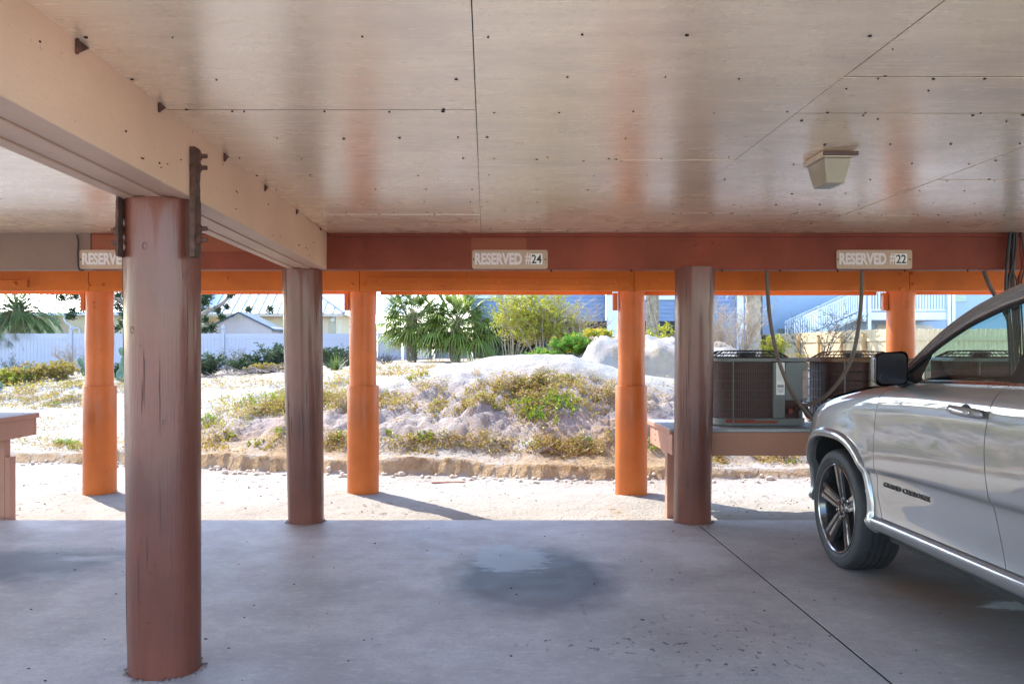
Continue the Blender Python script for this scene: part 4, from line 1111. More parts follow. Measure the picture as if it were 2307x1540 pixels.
for k in range(20):
    a = 2.4 * k; z = 1 - 1.3 * (k + .5) / 20; r = math.sqrt(1 - z * z); fan_leaf(Lf, St, Vector((b.x, b.y, top + .9)), Vector((r * math.cos(a), r * math.sin(a), z)), .8, 1.0, 22, 1., .05)
St.build('petiole', M['twig_pale'], t, recalc=False); Dr.build('dry_fronds', L_dryp, t, recalc=False); Lf.build('crown', L_palm, t, recalc=False)
# --- feather palm on the left
Yp = 41.2; hub = P(40, 708, Yp); b = Vector((hub.x, Yp, .3))
t = thing('feather_palm', 'green feather palm with arching fronds behind the left end of the white fence', 'palm tree', b)
MB().lathe([(.26 + .03 * (k % 2), .1 + (hub.z - .1) * k / 24) for k in range(25)], (b.x, b.y, 0), n=14).build('trunk', M['palm_bark'], t)
Lf = MB(); St = MB()
for k in range(84):
    a = 2.399 * k; el = 1.3 - 1.7 * (k + .5) / 84; d = Vector((math.cos(a) * math.cos(el), math.sin(a) * math.cos(el), math.sin(el))); p = hub.copy(); pts = [p.copy()]; L = U(2.0, 2.7)
    dirs = []
    for s in range(12):
        p = p + d * (L / 12); d = (d + Vector((0, 0, -.14 - .006 * s))).normalized(); pts.append(p.copy()); dirs.append(d.copy())
    St.tube(pts, [.03 * (1 - .85 * i / 12) for i in range(13)], 4, False)
    for s in range(2, 12):
        sd = dirs[s].cross(Vector((0, 0, 1))).normalized()
        for q in range(3):
            c = pts[s].lerp(pts[s + 1], q / 3)
            for sg in (-1, 1): blade(Lf, c, dirs[s] * .75 + sd * sg * .8 + Vector((0, 0, U(.0, .35))), U(.36, .52) * (1.15 - .5 * abs(s - 6) / 6), .05, .55, 3)
St.build('frond_stem', M['twig_pale'], t, recalc=False); Lf.build('crown', L_pindo, t, recalc=False)
# --- spreading evergreen tree whose limb crosses the white roof
Yt = 41.6; b = Vector((PX(372, Yt), Yt, .4)); t = thing('evergreen_tree', 'broad evergreen tree with a crooked limb in front of the white metal roof', 'tree', b)
T = MB(); limbs = [[b, P(375, 760, Yt), P(380, 725, Yt), P(400, 690, Yt)], [P(380, 725, Yt), P(430, 722, Yt), P(462, 704, Yt), P(496, 687, Yt), P(515, 668, Yt), P(530, 640, Yt)], [P(377, 740, Yt), P(330, 700, Yt), P(270, 676, Yt), P(200, 660, Yt), P(150, 655, Yt)], [P(400, 690, Yt), P(410, 640, Yt), P(390, 600, Yt)], [P(462, 704, Yt), P(470, 690, Yt), P(462, 668, Yt), P(455, 640, Yt)], [P(300, 688, Yt), P(285, 700, Yt), P(275, 730, Yt)]]
for i, l in enumerate(limbs):
    p = spline(l, 5); r0 = (.24, .15, .13, .14, .06, .05)[i]; T.tube(p, [r0 * (1 - .6 * k / (len(p) - 1)) for k in range(len(p))], 8)
Lf = MB(); Tw = MB()
cl = [(140, 670, 14), (170, 665, 20), (190, 690, 18), (165, 700, 10), (160, 712, 8), (215, 670, 20), (240, 665, 20), (270, 668, 20), (268, 690, 14), (280, 705, 12), (275, 728, 9), (262, 740, 6), (290, 660, 20), (320, 670, 24), (350, 660, 26), (390, 650, 28), (420, 668, 18), (452, 668, 14), (462, 680, 9), (470, 665, 12), (455, 700, 10), (462, 720, 8), (478, 738, 10), (460, 742, 9), (492, 700, 6), (510, 690, 5), (500, 715, 5), (560, 697, 5), (520, 664, 6), (608, 697, 6), (130, 655, 16), (230, 640, 30), (330, 625, 36), (430, 620, 34)]
for px, py, r in cl:
    c = P(px, py, Yt + U(-.8, .5)); rr_ = r * Yt / F
    for k in range(int(14 + r * 2.2)):
        e = c + rdir(-1, 1) * rr_ * U(.3, 1); Tw.tube([c, e], [.012, .005], 3, False)
        for q in range(4): leaf(Lf, e + rdir(-1, 1) * .1, rdir(-.7, .8), U(.12, .2), .07)
T.build('trunk', M['bark'], t, True); Tw.build('twig', M['twig_dark'], t, recalc=False); Lf.build('crown', L_dark, t, recalc=False)

# --- shrubs
def at(px, Y, dz=0): x = PX(px, Y); return Vector((x, Y, zg1(x, Y) + dz))
def hpx(py, b): return (CY - py) / F * b.y + H - b.z      # height of picture row py above base b
b = at(1225, 23); bush('yellow_shrub', 'twiggy shrub with bright yellow green leaves before the clapboard house', b, hpx(648, b), 2.5, 26, 14, 11, .075, .045, L_yell, M['twig_pale'], .013, low=.35)
b = at(1150, 23.6); bush('yellow_shrub', 'sparser yellow leaved shrub between the cabbage palm and the twiggy yellow shrub', b, hpx(660, b), 2.1, 18, 12, 8, .07, .042, L_yell, M['twig_pale'], .011, low=.5)
b = at(1310, 22.5); bush('bare_shrub', 'bare twiggy tan shrub left of the third orange pile', b, hpx(655, b), 1.9, 24, 11, 1, .04, .02, L_olive, M['twig_pale'], .012, low=.25)
b = at(1345, 19.2); bush('goldenrod', 'golden flowering bush on top of the sand hill', b, .36, .75, 40, 7, 5, .04, .02, L_green, M['twig'], .004, flowers=.75, cat='flowering bush', low=.6)
for px, Y, hh, ww, lab, fl in ((1120, 20.6, .42, .8, 'low green bush with yellow blossoms at the left end of the green ridge', .35), (1185, 21.4, .42, 1.1, 'olive green bush on the ridge under the yellow shrubs', .05), (1235, 20.8, .55, 1.1, 'bright green mounded bush in the middle of the ridge', .10), (1290, 20.4, .5, 1.0, 'bright green bush right below the bare tan shrub', .06), (1075, 21.5, .35, .8, 'low olive bush beside the reeds and dry grass', .0)):
    b = at(px, Y); bush('ridge_bush', lab, b, hh, ww * 1.2, 56, 9, 10, .055, .026, L_green if 'bright' in lab or 'blossom' in lab else L_yell, M['twig'], .005, 'low bushes on the green ridge', flowers=fl, low=.3)
b = at(1110, 22.5); tuft('reed_clump', 'tall dark reed clump under the cabbage palm', b, 1.0, .9, 170, L_dark, .015, cat='reeds')
b = at(1165, 22.2); tuft('reed_clump', 'blue green reed clump left of the bright green bushes', b, .85, .9, 170, L_dark, .015, cat='reeds')
for px, Y, hh, lab in ((1632, 23, 662, 'bare tan shrub just right of the right brown column'), (1668, 22, 668, 'bare tan shrub leaning towards the thatched palm'), (1612, 24, 690, 'small bare brush at the foot of the right brown column')):
    b = at(px, Y); bush('bare_shrub', lab, b, hpx(hh, b), 1.3, 15, 12, 1, .035, .02, L_olive, M['twig_pale'], .016, 'bare shrubs between column and palm', low=.15, gen=2)
b = at(1752, 22); bush('green_shrub', 'fresh yellow green shrub behind the hanging cable', b, hpx(750, b), .75, 12, 8, 9, .075, .04, L_yell, M['twig'], .009, low=.15)
b = at(1845, 21); bush('thin_tree', 'thin bare tree with a few dark leaves before the outside stair', b, hpx(664, b), 2.2, 10, 9, 3, .05, .028, L_dark, M['twig_dark'], .013, cat='small tree', low=.35, lean=(.25, 0))
b = at(1905, 20.5); bush('undergrowth', 'grey green scrub at the foot of the pine fence', b, .45, 1.1, 26, 7, 5, .05, .02, L_dark, M['twig'], .006, low=.2)
b = at(1800, 20.5); bush('undergrowth', 'grey green scrub behind the first air conditioner', b, .4, .9, 24, 7, 5, .05, .02, L_olive, M['twig'], .006, low=.2)
b = at(1985, 20.5); tuft('grass_clump', 'arching dry grass beside the fourth orange pile', b, .55, .7, 90, L_straw, .01)
b = at(1690, 22); tuft('grass_clump', 'strip of short green grass behind the fan guard', b, .22, 1.1, 220, L_grass, .012)
b = at(1480, 20.2, 0); bush('leafy_sprout', 'single bright green sprout beside the criss cross palm trunk', at(1492, 27), hpx(708, at(1492, 27)), .35, 5, 6, 8, .16, .08, L_yell, M['twig'], .012, low=.4)
# left side
b = at(32, 26); bush('dark_shrub', 'small round dark bare shrub in front of the white fence far left', b, hpx(800, b), .95, 26, 8, 3, .035, .015, L_dark, M['twig_dark'], .007, low=.2)
b = at(168, 25); bush('bare_shrub', 'purple grey bare shrub left of the first orange pile', b, hpx(768, b), 1.25, 20, 11, 2, .03, .015, L_olive, M['twig'], .009, low=.15)
for px, Y, hh, ww, lab, mt in ((20, 22.6, .42, 1.0, 'yellow green scrub bush at the left edge of the lot', L_yell), (75, 22.8, .5, 1.0, 'straw and green scrub bush on the left dune', L_olive), (130, 23, .5, 1.0, 'scrub bush on the crest of the left dune', L_olive), (-40, 22.6, .45, 1.1, 'scrub bush outside the left edge of the frame', L_olive), (280, 24, .5, .7, 'scrub bush between the first pile and the near column', L_dark)):
    b = at(px, Y); bush('scrub_bush', lab, b, hh, ww * 1.4, 48, 8, 8, .055, .024, mt, M['twig'], .006, 'scrub on the left dune', low=.15)
def cactus(lab, b, n, s, seed):
    q = random.Random(seed); t = thing('prickly_pear', lab, 'cactus', b, 'prickly pear cacti in the sand')
    pads = [(Vector(b), Vector((q.uniform(-.3, .3), 0, 1)))]
    for k in range(n):
        o_, d = pads[q.randrange(len(pads))] if k else pads[0]
        d = (d + Vector((q.uniform(-.8, .8), q.uniform(-.3, .3), .5))).normalized(); L = s * q.uniform(.8, 1.2); W = L * .55
        u = d.cross(Vector((q.uniform(-.3, .3), 1, 0))).normalized(); nn = u.cross(d); c = o_ + d * L * .48
        rows = []
        for i in range(9):
            ph = math.pi * i / 8; row = []
            for j in range(17):
                th = 2 * math.pi * j / 16; wv = W * .5 * math.sin(ph) * (1.0 + .18 * math.cos(ph) * -1)
                row.append(c - d * math.cos(ph) * L * .5 + u * math.cos(th) * wv + nn * math.sin(th) * wv * .25)
            rows.append(row)
        MB().grid(rows).build('pad', L_cact, t, True, recalc=True); pads.append((o_ + d * L * .93, d))
    return t
cactus('prickly pear cactus on the dune near the left edge', at(52, 22.6), 4, .30, 1)
cactus('prickly pear cactus poking out right of the first orange pile', at(268, 23.4), 7, .32, 2)
cactus('small prickly pear beside the bare purple shrub', at(188, 23.2), 4, .24, 3)
cactus('prickly pear pad leaning at the frame edge', at(4, 21.6), 3, .28, 4)
# brush along the white fence
for px, Y, py, ww, lab, mt, tm, lv in ((470, 31, 795, 1.3, 'dark green brush beside the near column', L_dark, 'twig_dark', 6), (520, 32, 780, 1.6, 'bare grey brush under the second fence post', L_dark, 'twig', 1), (565, 30, 800, 1.6, 'dense dark brush heap in front of the white fence', L_dark, 'twig_dark', 8), (622, 30, 770, 1.3, 'tall dark leafed brush left of the far brown column', L_dark, 'twig_dark', 6), (600, 28.5, 830, 1.3, 'grey green scrub low before the brush heap', L_olive, 'twig', 6), (745, 29, 782, 1.1, 'dark brush between far column and second pile', L_dark, 'twig_dark', 5), (780, 30, 776, .9, 'thin bare brush left of the second orange pile', L_dark, 'twig_dark', 2), (872, 31, 795, 1.0, 'small bare purple brush in front of the gate', L_olive, 'twig_dark', 0)):
    b = at(px, Y); bush('fence_brush', lab, b, max(.3, hpx(py, b)), ww * 1.25, 30, 11, lv, .075, .042, mt, M[tm], .010, 'brush along the white fence', low=.1)
b = at(757, 27); tuft('grass_clump', 'bright green grass clump between far column and second pile', b, .6, .9, 170, L_grass, .016)
for px, Y, lab in ((975, 24, 'dry straw grass right of the gate post'), (1040, 23.5, 'dry brown grass below the cabbage palm'), (905, 20, 'dry grass tuft on the sand left of the hill'), (1005, 20.5, 'straw tuft at the back of the sand hill'), (1065, 22.5, 'straw tuft beside the olive bush')):
    tuft('dry_grass', lab, at(px, Y), .4, .9, 150, L_straw, .009, 'dry grass behind the hill')
b = at(560, 28); mb = MB()
for k in range(90):
    x = b.x + U(-1.3, 1.6); y = b.y + U(-1, .8); z = zg1(x, y); d = rdir(-.1, .25); L = U(.2, .7); mb.tube([Vector((x, y, z + .03 + U(0, .2))), Vector((x, y, z + .05 + U(0, .2))) + d * L], [.018, .006], 4)
tag(mb.build('driftwood_heap', M['twig'], None), 'heap of grey sticks and driftwood in front of the fence', 'brush pile', kind='stuff')

# --- low weeds on the bank
for px, py, h, w, n, mt, sec, lL, lab in (
    (1235, 925, .26, .78, 75, L_green, L_yell, .05, 'large bright green leafy weed clump on the face of the sand hill'),
    (1185, 905, .14, .4, 26, L_green, L_olive, .04, 'smaller green clump left of the large green weed'),
    (1285, 905, .18, .45, 36, L_yell, L_olive, .04, 'yellowish weed right of the large green weed'),
    (600, 897, .20, .75, 44, L_yell, L_green, .04, 'yellow green weed patch just left of the far brown column'),
    (470, 945, .15, .30, 18, L_yell, L_green, .04, 'yellow green weed beside the near brown column'),
    (455, 960, .09, .2, 10, L_yell, None, .035, 'tiny weed touching the right edge of the near column'),
    (150, 995, .12, .32, 26, L_green, L_yell, .04, 'green weed tuft left of the first orange pile'),
    (175, 1003, .09, .24, 14, L_yell, L_olive, .04, 'yellow weed at the edge of the first orange pile'),
    (955, 985, .10, .24, 20, L_green, L_yell, .04, 'vivid green weed low on the bank right of the second pile'),
    (935, 978, .09, .2, 12, L_yell, L_olive, .035, 'yellow weed just left of the vivid green weed'),
    (880, 975, .08, .18, 10, L_yell, L_green, .035, 'small weed next to the second orange pile'),
    (1308, 990, .09, .26, 16, L_green, L_yell, .035, 'green weed low on the bank left of the third pile'),
    (1200, 1000, .07, .25, 12, L_yell, L_green, .03, 'faint weed above the ledge in the middle of the bay'),
    (1110, 1003, .06, .25, 12, L_olive, L_green, .03, 'olive weed patch above the ledge left of centre'),
    (1466, 1003, .10, .2, 14, L_green, L_yell, .035, 'green weed between the third pile and the table leg'),
    (765, 980, .11, .26, 16, L_yell, L_green, .04, 'yellow weed left of the second orange pile'),
    (942, 845, .13, .3, 16, L_yell, L_olive, .045, 'small bushy weed high on the sand left of the hill'),
    (575, 992, .08, .2, 10, L_yell, L_green, .035, 'weed sprout above the ledge left of the far column'),
    (512, 983, .07, .2, 10, L_yell, L_green, .035, 'weed sprout above the ledge right of the near column'),
    (630, 968, .08, .2, 10, L_yell, L_green, .035, 'weed at the left edge of the far column'),
    (1105, 900, .11, .4, 24, L_yell, L_olive, .035, 'yellow green patch on the left shoulder of the hill'),
    (820, 880, .07, .2, 10, L_green, L_yell, .035, 'green sprig behind the second orange pile'),
    (118, 905, .10, .3, 12, L_green, L_olive, .04, 'pale green sprig on the sand track at the left'),
    (735, 882, .10, .25, 12, L_green, L_yell, .04, 'green sprig right of the far brown column'),
    (1790, 1035, .05, .2, 8, L_green, None, .03, 'tiny green weed on the sand under the table')):
    weed(lab, ground_at(px, py + 8, 8.9), h, w, n, mt, lL, second=sec)
for px, py, h, lab in ((540, 640 + 300, .2, 'straw tuft on the slope right of the near column'), (435 + 60, 930, .22, 'wispy straw tuft beside the near column'), (640, 885, .22, 'straw tuft behind the far brown column'), (1120, 865, .2, 'dry wisps on top of the sand hill'), (1075, 845, .2, 'dry wisps on the crest left of the hill top'), (170, 935, .14, 'orange dry grass at the first orange pile'), (85, 930, .12, 'dry grass on the sand track'), (1290, 1015, .12, 'dry grass tangle low on the bank'), (1350, 1020, .12, 'dry grass tangle left of the third orange pile')):
    tuft('dry_grass', lab, ground_at(px, py, 8.9), h, .35, 60, L_straw, .005, 'dry grass tufts on the bank')
# --- mat of dry creeping ground cover on the hill
def mat_cover(name, spots, n, mats, lL, hmax, kind='stuff', seed=3):
    q = np.random.RandomState(seed); mbs = [MB() for _ in mats]
    for (px, py, rx, ry, wt, mix) in spots:
        k = int(n * wt)
        for i in range(k):
            a = q.rand() * 6.283; rr_ = q.rand() ** .6; x_, y_ = px + rx * rr_ * math.cos(a), py + ry * rr_ * math.sin(a)
            g_ = COVER.get((int(x_) // 3, int(y_) // 3))
            if g_ is None:
                g_ = ground_at(int(x_) // 3 * 3 + 1.5, int(y_) // 3 * 3 + 1.5, 8.9); COVER[(int(x_) // 3, int(y_) // 3)] = g_
            X_ = g_.x + q.uniform(-.03, .03); Y_ = g_.y + q.uniform(-.12, .12)
            PT.append((len(PT), X_, Y_, q.rand(), q.rand(), mix))
COVER = {}; PT = []
spots = [(790, 905, 80, 28, 1.4, .35), (960, 905, 110, 34, 2.6, .3), (1075, 895, 60, 30, 1.3, .3), (1160, 890, 70, 28, 1.5, .3), (1265, 882, 100, 34, 3.0, .3), (1345, 900, 38, 40, 1.0, .15), (1200, 940, 60, 20, .5, .3), (560, 918, 100, 26, 1.6, .4), (650, 915, 60, 34, 1.4, .2), (725, 905, 40, 26, .8, .2), (500, 960, 70, 20, .5, .4), (880, 930, 60, 20, .6, .2), (1390, 880, 30, 40, .2, .1), (1520, 880, 50, 30, .12, .1),
         (520, 1000, 90, 18, .8, .15), (640, 1003, 70, 16, .6, .1), (760, 1000, 60, 16, .5, .1), (960, 1005, 130, 14, .8, .15), (1150, 1008, 120, 14, .7, .1), (1310, 1015, 100, 18, .9, .05), (1430, 1015, 60, 14, .3, .1), (1620, 1035, 110, 14, .6, .15), (1740, 1030, 80, 16, .6, .15), (60, 900, 90, 24, 1.0, .1), (150, 905, 60, 18, .5, .1), (200, 1010, 100, 16, .4, .1), (330, 1000, 80, 20, .4, .1), (60, 1000, 90, 20, .35, .2), (60, 868, 110, 20, 1.2, .35), (190, 872, 60, 18, .5, .2), (270, 872, 40, 20, .3, .1), (550, 868, 110, 10, .5, .1), (760, 862, 60, 14, .4, .2), (900, 838, 70, 14, .5, .15), (330, 950, 60, 20, .2, .1), (100, 960, 120, 14, .35, .1), (950, 870, 70, 10, .12, .1), (1200, 855, 110, 12, .10, .1), (1440, 900, 60, 40, .25, .1)]
mat_cover('x', spots, 1500, (1, 2), 1, 1)
A_ = np.array(PT); Z_ = zg(A_[:, 1], A_[:, 2]); hum = np.clip(fbm(A_[:, 1] * 3.5, A_[:, 2] * 3.5, 3) * 2 + .45, 0, 1); keep = fbm(A_[:, 1] * 2.6, A_[:, 2] * 2.6, 4, .6, 31) > -.07
mB, mO, mY = MB(), MB(), MB()
for (i, X_, Y_, r1, r2, mix), z, hm, kp in zip(PT, Z_, hum, keep):
    if not kp: continue
    c = Vector((X_, Y_, z + .005 + r1 * r1 * .16 * hm)); tgt = mY if r2 < mix else (mO if r2 < .62 else mB); s = U(.018, .042) * max(1., c.y / 12.5)
    leaf(tgt, c, rdir(-.2, .8), s, s * .6)
    if r1 > .86:
        e = c + rdir(-.1, .6) * U(.05, .16) * max(1., c.y / 13); mB.tube([c - Vector((0, 0, .02)), e], [.0022, .001], 3, False)
        leaf(tgt, e, rdir(-.2, .8), s, s * .6)
for nm, mbx, mt in (('dry_ground_cover', mB, L_brown), ('olive_ground_cover', mO, L_olive), ('green_ground_cover', mY, L_yell)):
    tag(mbx.build(nm, mt, None, recalc=False), kind='stuff')
# litter: twigs and crumbs on the flat sand
mb = MB()
for k in range(1700):
    px, py = U(-100, 2000), U(1045, 1160); g_ = None
    Y_ = 1.46 * F / (py - CY); X_ = PX(px, Y_)
    if fbm(np.array([X_ * 1.2]), np.array([Y_ * 1.2]), 3, .6, 44)[0] < U(-.10, .14): continue
    z = zg1(X_, Y_); s = U(.005, .016)
    if U(0, 1) < .45:
        d = rdir(-.05, .2); mb.tube([Vector((X_, Y_, z + .004)), Vector((X_, Y_, z + .006)) + d * s * 4], [.0022, .0012], 3, False)
    else: leaf(mb, (X_, Y_, z + .004), rdir(0, .5), s * 1.8, s)
tag(mb.build('ground_litter', pm('litter', (.16, .10, .06), .9, .4, 20, 0), None, recalc=False), kind='stuff')
# clods of sand fallen from the ledge
mb = MB()
for k in range(260):
    X_ = U(-6, 4.5); Y_ = float(ledge_y(np.array([X_]))[0]) - U(.0, .28) ; z = zg1(X_, Y_); s = U(.006, .03) * (1 if U(0, 1) < .85 else 1.7)
    mb.lathe([(s * .7, z - .01), (s, z + s * .3), (s * .7, z + s * .8), (s * .2, z + s)], (X_, Y_, 0), n=7, jit=lambda a, h: .25 * math.sin(2 * a + k) + .15 * math.sin(3 * a + k * 2))
tag(mb.build('sand_clods', pm('sand_clod', (.50, .42, .34), .95, .15, 5, .6, 60), None, True), kind='stuff')
# flat pieces of driftwood
o = MB().tube(spline([ground_at(1215, 1024, 8.9) + Vector((0, 0, .02)), ground_at(1235, 1022, 8.9) + Vector((0, 0, .03)), ground_at(1262, 1026, 8.9) + Vector((0, 0, .02))]), [.01, .02, .025, .02, .028, .03, .025, .02, .03, .026, .02, .02, .015, .012, .01, .008, .004][:17], 7).build('driftwood', M['twig'], None, True)
tag(o, 'short grey driftwood piece low on the bank', 'driftwood')
o = MB().box(-.19, .19, -.02, .02, -.006, .012).build('wood_strip', M['table'], None, bevel=.003); o.location = ground_at(1010, 1088, 8); o.rotation_euler = (0, 0, .12); tag(o, 'thin brown wood strip lying on the flat sand', 'wood strip')

# grit and crumbs on the slab
mb = MB()
for k in range(210):
    X_, Y_ = U(-4.2, 3.4), U(2.9, 6.95); s = U(.002, .0075) * (1.5 if U(0, 1) < .08 else 1)
    if math.hypot((X_ + 1.43), (Y_ - 3.76)) < .22: continue
    mb.lathe([(s, -.0005), (s * .9, s * .35), (s * .3, s * .55)], (X_, Y_, 0), n=6, jit=lambda a, h: .3 * math.sin(2 * a + k) + .2 * math.sin(3 * a + 2 * k))
tag(mb.build('floor_grit', pm('grit', (.07, .06, .055), .9, .5, 30, 0), None), kind='stuff')
# ------------------------------------------------------------------ equipment tables and air conditioners
def table(lab, x0, x1, y0, y1, zt, fh, legs, scab=None):
    t = thing('equipment_table', lab, 'table', ((x0 + x1) / 2, (y0 + y1) / 2, 0), 'brown equipment tables outside the slab')
    mb = MB(); n = 5; w = (y1 - y0 + .03) / n
    for k in range(n): mb.box(x0 - .02, x1 + .02, y0 - .015 + k * w + .003, y0 - .015 + (k + 1) * w - .003, zt - .028, zt + R.uniform(-.002, .002))
    mb.build('top', [M['tabletop']], t, bevel=.004, seg=1)
    MB().box(x0, x1, y0, y0 + .038, zt - .03 - fh, zt - .0295).build('fascia', M['table'], t, bevel=.004, seg=1)
    MB().box(x0, x1, y1 - .038, y1, zt - .03 - fh, zt - .0295).build('fascia', M['table'], t, bevel=.004, seg=1)
    for x in (x0 + .002, x1 - .04): MB().box(x, x + .038, y0 + .039, y1 - .039, zt - .03 - fh + .001, zt - .0295).build('fascia', M['table'], t, bevel=.004, seg=1)
    # trim edge of the top on the visible sides
    MB().box(x0 - .022, x0 - .002, y0 - .01, y1 + .01, zt - .045, zt - .004).build('edge_strip', M['table'], t, bevel=.003, seg=1)
    MB().box(x1 + .002, x1 + .022, y0 - .01, y1 + .01, zt - .045, zt - .004).build('edge_strip', M['table'], t, bevel=.003, seg=1)
    for (lx, ly, lw) in legs: MB().box(lx, lx + lw, ly, ly + .09, -.35, zt - .03 - fh * .4).build('leg', M['table'], t, bevel=.005, seg=1)
    if scab:
        lx, ly = scab; MB().box(lx, lx + .045, ly, ly + .09, -.35, .50).build('leg_brace', M['table'], t, bevel=.004, seg=1)
    mb = MB()
    for k in range(3): mb.tube([(x0 + .001, y1 - .25, zt - .07 - k * .05), (x0 - .003, y1 - .25, zt - .07 - k * .05)], .006, 6)
    tag(mb.build('nail', M['gap'], t), kind='stuff')
    return t
table('brown wooden table behind the right column carrying the air conditioners', 1.58, 5.6, 7.17, 8.12, .748, .20, [(1.525 + .055, 7.36, .085), (3.4, 7.36, .085), (5.3, 7.36, .085)])
table('brown wooden table end at the left edge of the frame with a braced leg', -6.4, -4.06, 6.98, 7.62, .852, .17, [(-4.235, 7.22, .115), (-6.2, 7.22, .1)], (-4.118, 7.215))

M['ac_grey'] = pm('ac_grey_enamel', (.15, .155, .15), .45, .12, 3, .15, 30, dirt=(.20, .17, .14), dirt_s=4, dirt_amt=.4)
M['ac_rust'] = pm('ac_rusty_top', (.17, .085, .045), .8, .35, 5, .5, 40, dirt=(.25, .17, .11), dirt_s=6, dirt_amt=.6)
M['ac_beige'] = pm('ac_beige_panel', (.38, .30, .20), .6, .15, 3, .2, 30, dirt=(.22, .14, .08), dirt_s=5, dirt_amt=.5)
M['coil'] = pm('coil_dark_brown', (.075, .028, .022), .7, .3, 6, .5, 90, stretch=(1, 1, 6))
M['wire'] = pm('guard_wire', (.13, .115, .11), .5, .1, 4, 0)
M['wire_dark'] = pm('guard_wire_dark', (.02, .02, .022), .5, .1, 4, 0)
M['rust_stain'] = pm('red_rust', (.22, .05, .03), .85, .3, 10, .4)
def rr_path(x0, x1, y0, y1, r, n=7):
    pts = []
    for cx, cy, a0 in ((x0 + r, y0 + r, 180), (x1 - r * .25, y0 + r * .25, 270), (x1 - r * .25, y1 - r * .25, 0), (x0 + r, y1 - r, 90)):
        q = r if cx < (x0 + x1) / 2 else r * .25
        for k in range(n + 1):
            a = rad(a0 + 90 * k / n); pts.append((cx + q * math.cos(a), cy + q * math.sin(a)))
    return pts
def condenser(lab, x0, y0, w, d, z0, h, rusty=False):
    """outdoor unit: rounded coil wrapped on the left and back, flat service panel on the right of the front"""
    t = thing('air_conditioner', lab, 'air conditioner', (x0 + w / 2, y0 + d / 2, z0), 'air conditioners on the table')
    x1, y1 = x0 + w, y0 + d; r = .16; zp = z0 + .07; zt = z0 + h - .045
    top = M['ac_rust'] if rusty else M['ac_grey']; panel = M['ac_beige'] if rusty else M['ac_grey']; wr = M['wire_dark'] if rusty else M['wire']
    MB().prism(rr_path(x0 + .01, x1 - .01, y0 + .01, y1 - .01, r), z0 + .004, zp, 'Z').build('base_pan', top, t, bevel=.006, seg=1)
    MB().prism(rr_path(x0 + .045, x1 - .045, y0 + .045, y1 - .045, r - .03), zp + .001, zt - .001, 'Z').build('coil', M['coil'], t, True, angle=40)
    c0 = x0 + w * (.49 if rusty else .625)      # where coil ends and service panel starts
    # top cover with a lip
    MB().prism(rr_path(x0 - .004, x1 + .004, y0 - .004, y1 + .004, r), zt, z0 + h - .01, 'Z').build('top_cover', top, t, bevel=.008, seg=2)
    # service panel with a cut-out for the valves
    pn = MB(); nx = x0 + w * .755; nz = z0 + h * .375
    pn.box(c0, nx, y0 - .006, y0 + .04, zp + .002, zt - .002); pn.box(nx + .0005, x1, y0 - .006, y0 + .04, nz, zt - .002); pn.box(x1 - .012, x1 + .001, y0 + .0405, y1 - .02, nz + .001, zt - .003)
    pn.build('service_panel', panel, t, bevel=.006, seg=1)
    MB().box(nx + .001, x1 - .02, y0 + .06, y0 + .1, zp + .002, nz - .001).build('valve_plate', M['ac_grey'] if not rusty else M['coil'], t)
    if not rusty:
        v = MB(); v.tube([(nx + .05, y0 + .0, zp + .06), (nx + .05, y0 + .06, zp + .06)], .02, 10); v.tube([(nx + .11, y0 - .005, zp + .09), (nx + .11, y0 + .06, zp + .09)], .014, 10); v.build('valve', M['rust_stain'], t, True)
        MB().tube(spline([(nx + .11, y0 + .01, zp + .09), (nx + .16, y0 - .01, zp + .10), (x1 + .02, y0 + .0, zp + .02), (x1 + .16, y0 - .01, zp - .02)]), .028, 10).build('refrigerant_pipe', M['cable_black'], t, True)
        MB().box(c0 + .025, c0 + .098, y0 - .008, y0 - .0062, zt - .285, zt - .005).build('label_sticker', M['sign_white'], t)
        tl = MB()
        for k in range(16):
            z = zt - .015 - k * .0095; tl.box(c0 + .03, c0 + .03 + R.uniform(.03, .062), y0 - .0088, y0 - .0081, z - .0022, z)
        tl.box(c0 + .034, c0 + .09, y0 - .0088, y0 - .0081, zt - .222, zt - .198)
        for k in range(3): tl.box(c0 + .03 + .006 * k, c0 + .095 - .006 * k, y0 - .0088, y0 - .0081, zt - .240 - .013 * k, zt - .234 - .013 * k)
        tl.build('print', pm('faint_print', (.25, .25, .27), .6, 0, 3, 0), t)
        MB().box(x1 - .045, x1 - .005, y0 - .0085, y0 - .0062, nz + .02, nz + .26).build('warning_sticker', pm('faded_warning', (.42, .22, .17), .6, .25, 18, 0, tint=(.45, .38, .34)), t)
        st = MB()
        for (a, b_, q) in ((.05, .30, .03), (.36, .55, .02), (.2, .5, .018)): st.box(x0 + w * a + .05, x0 + w * b_ + .1, y0 + .004 - q * .05, y0 + .0095, z0 + .022 + q * .3, z0 + .03 + q)
        st.build('rust_streak', M['rust_stain'], t)
    # wire guard: verticals round the coil, with a few hoops
    path = rr_path(x0, x1, y0, y1, r, 9); seg = []
    # visible coil stretch: from the end of the panel on the front, round the left side and along the back
    P_ = [Vector((c0, y0, 0))] + [Vector((x, y, 0)) for x, y in reversed(path[:10])] + [Vector((x, y, 0)) for x, y in reversed(path[-10:])] + [Vector((x1 - .02, y1, 0))]
    Ls = [0]
    for a, b_ in zip(P_, P_[1:]): Ls.append(Ls[-1] + (b_ - a).length)
    def along(s):
        for i in range(len(Ls) - 1):
            if s <= Ls[i + 1] + 1e-9:
                f = (s - Ls[i]) / max(1e-9, Ls[i + 1] - Ls[i]); return P_[i].lerp(P_[i + 1], f)
        return P_[-1]
    g_ = MB(); step = .0155 if not rusty else .062; s = .004
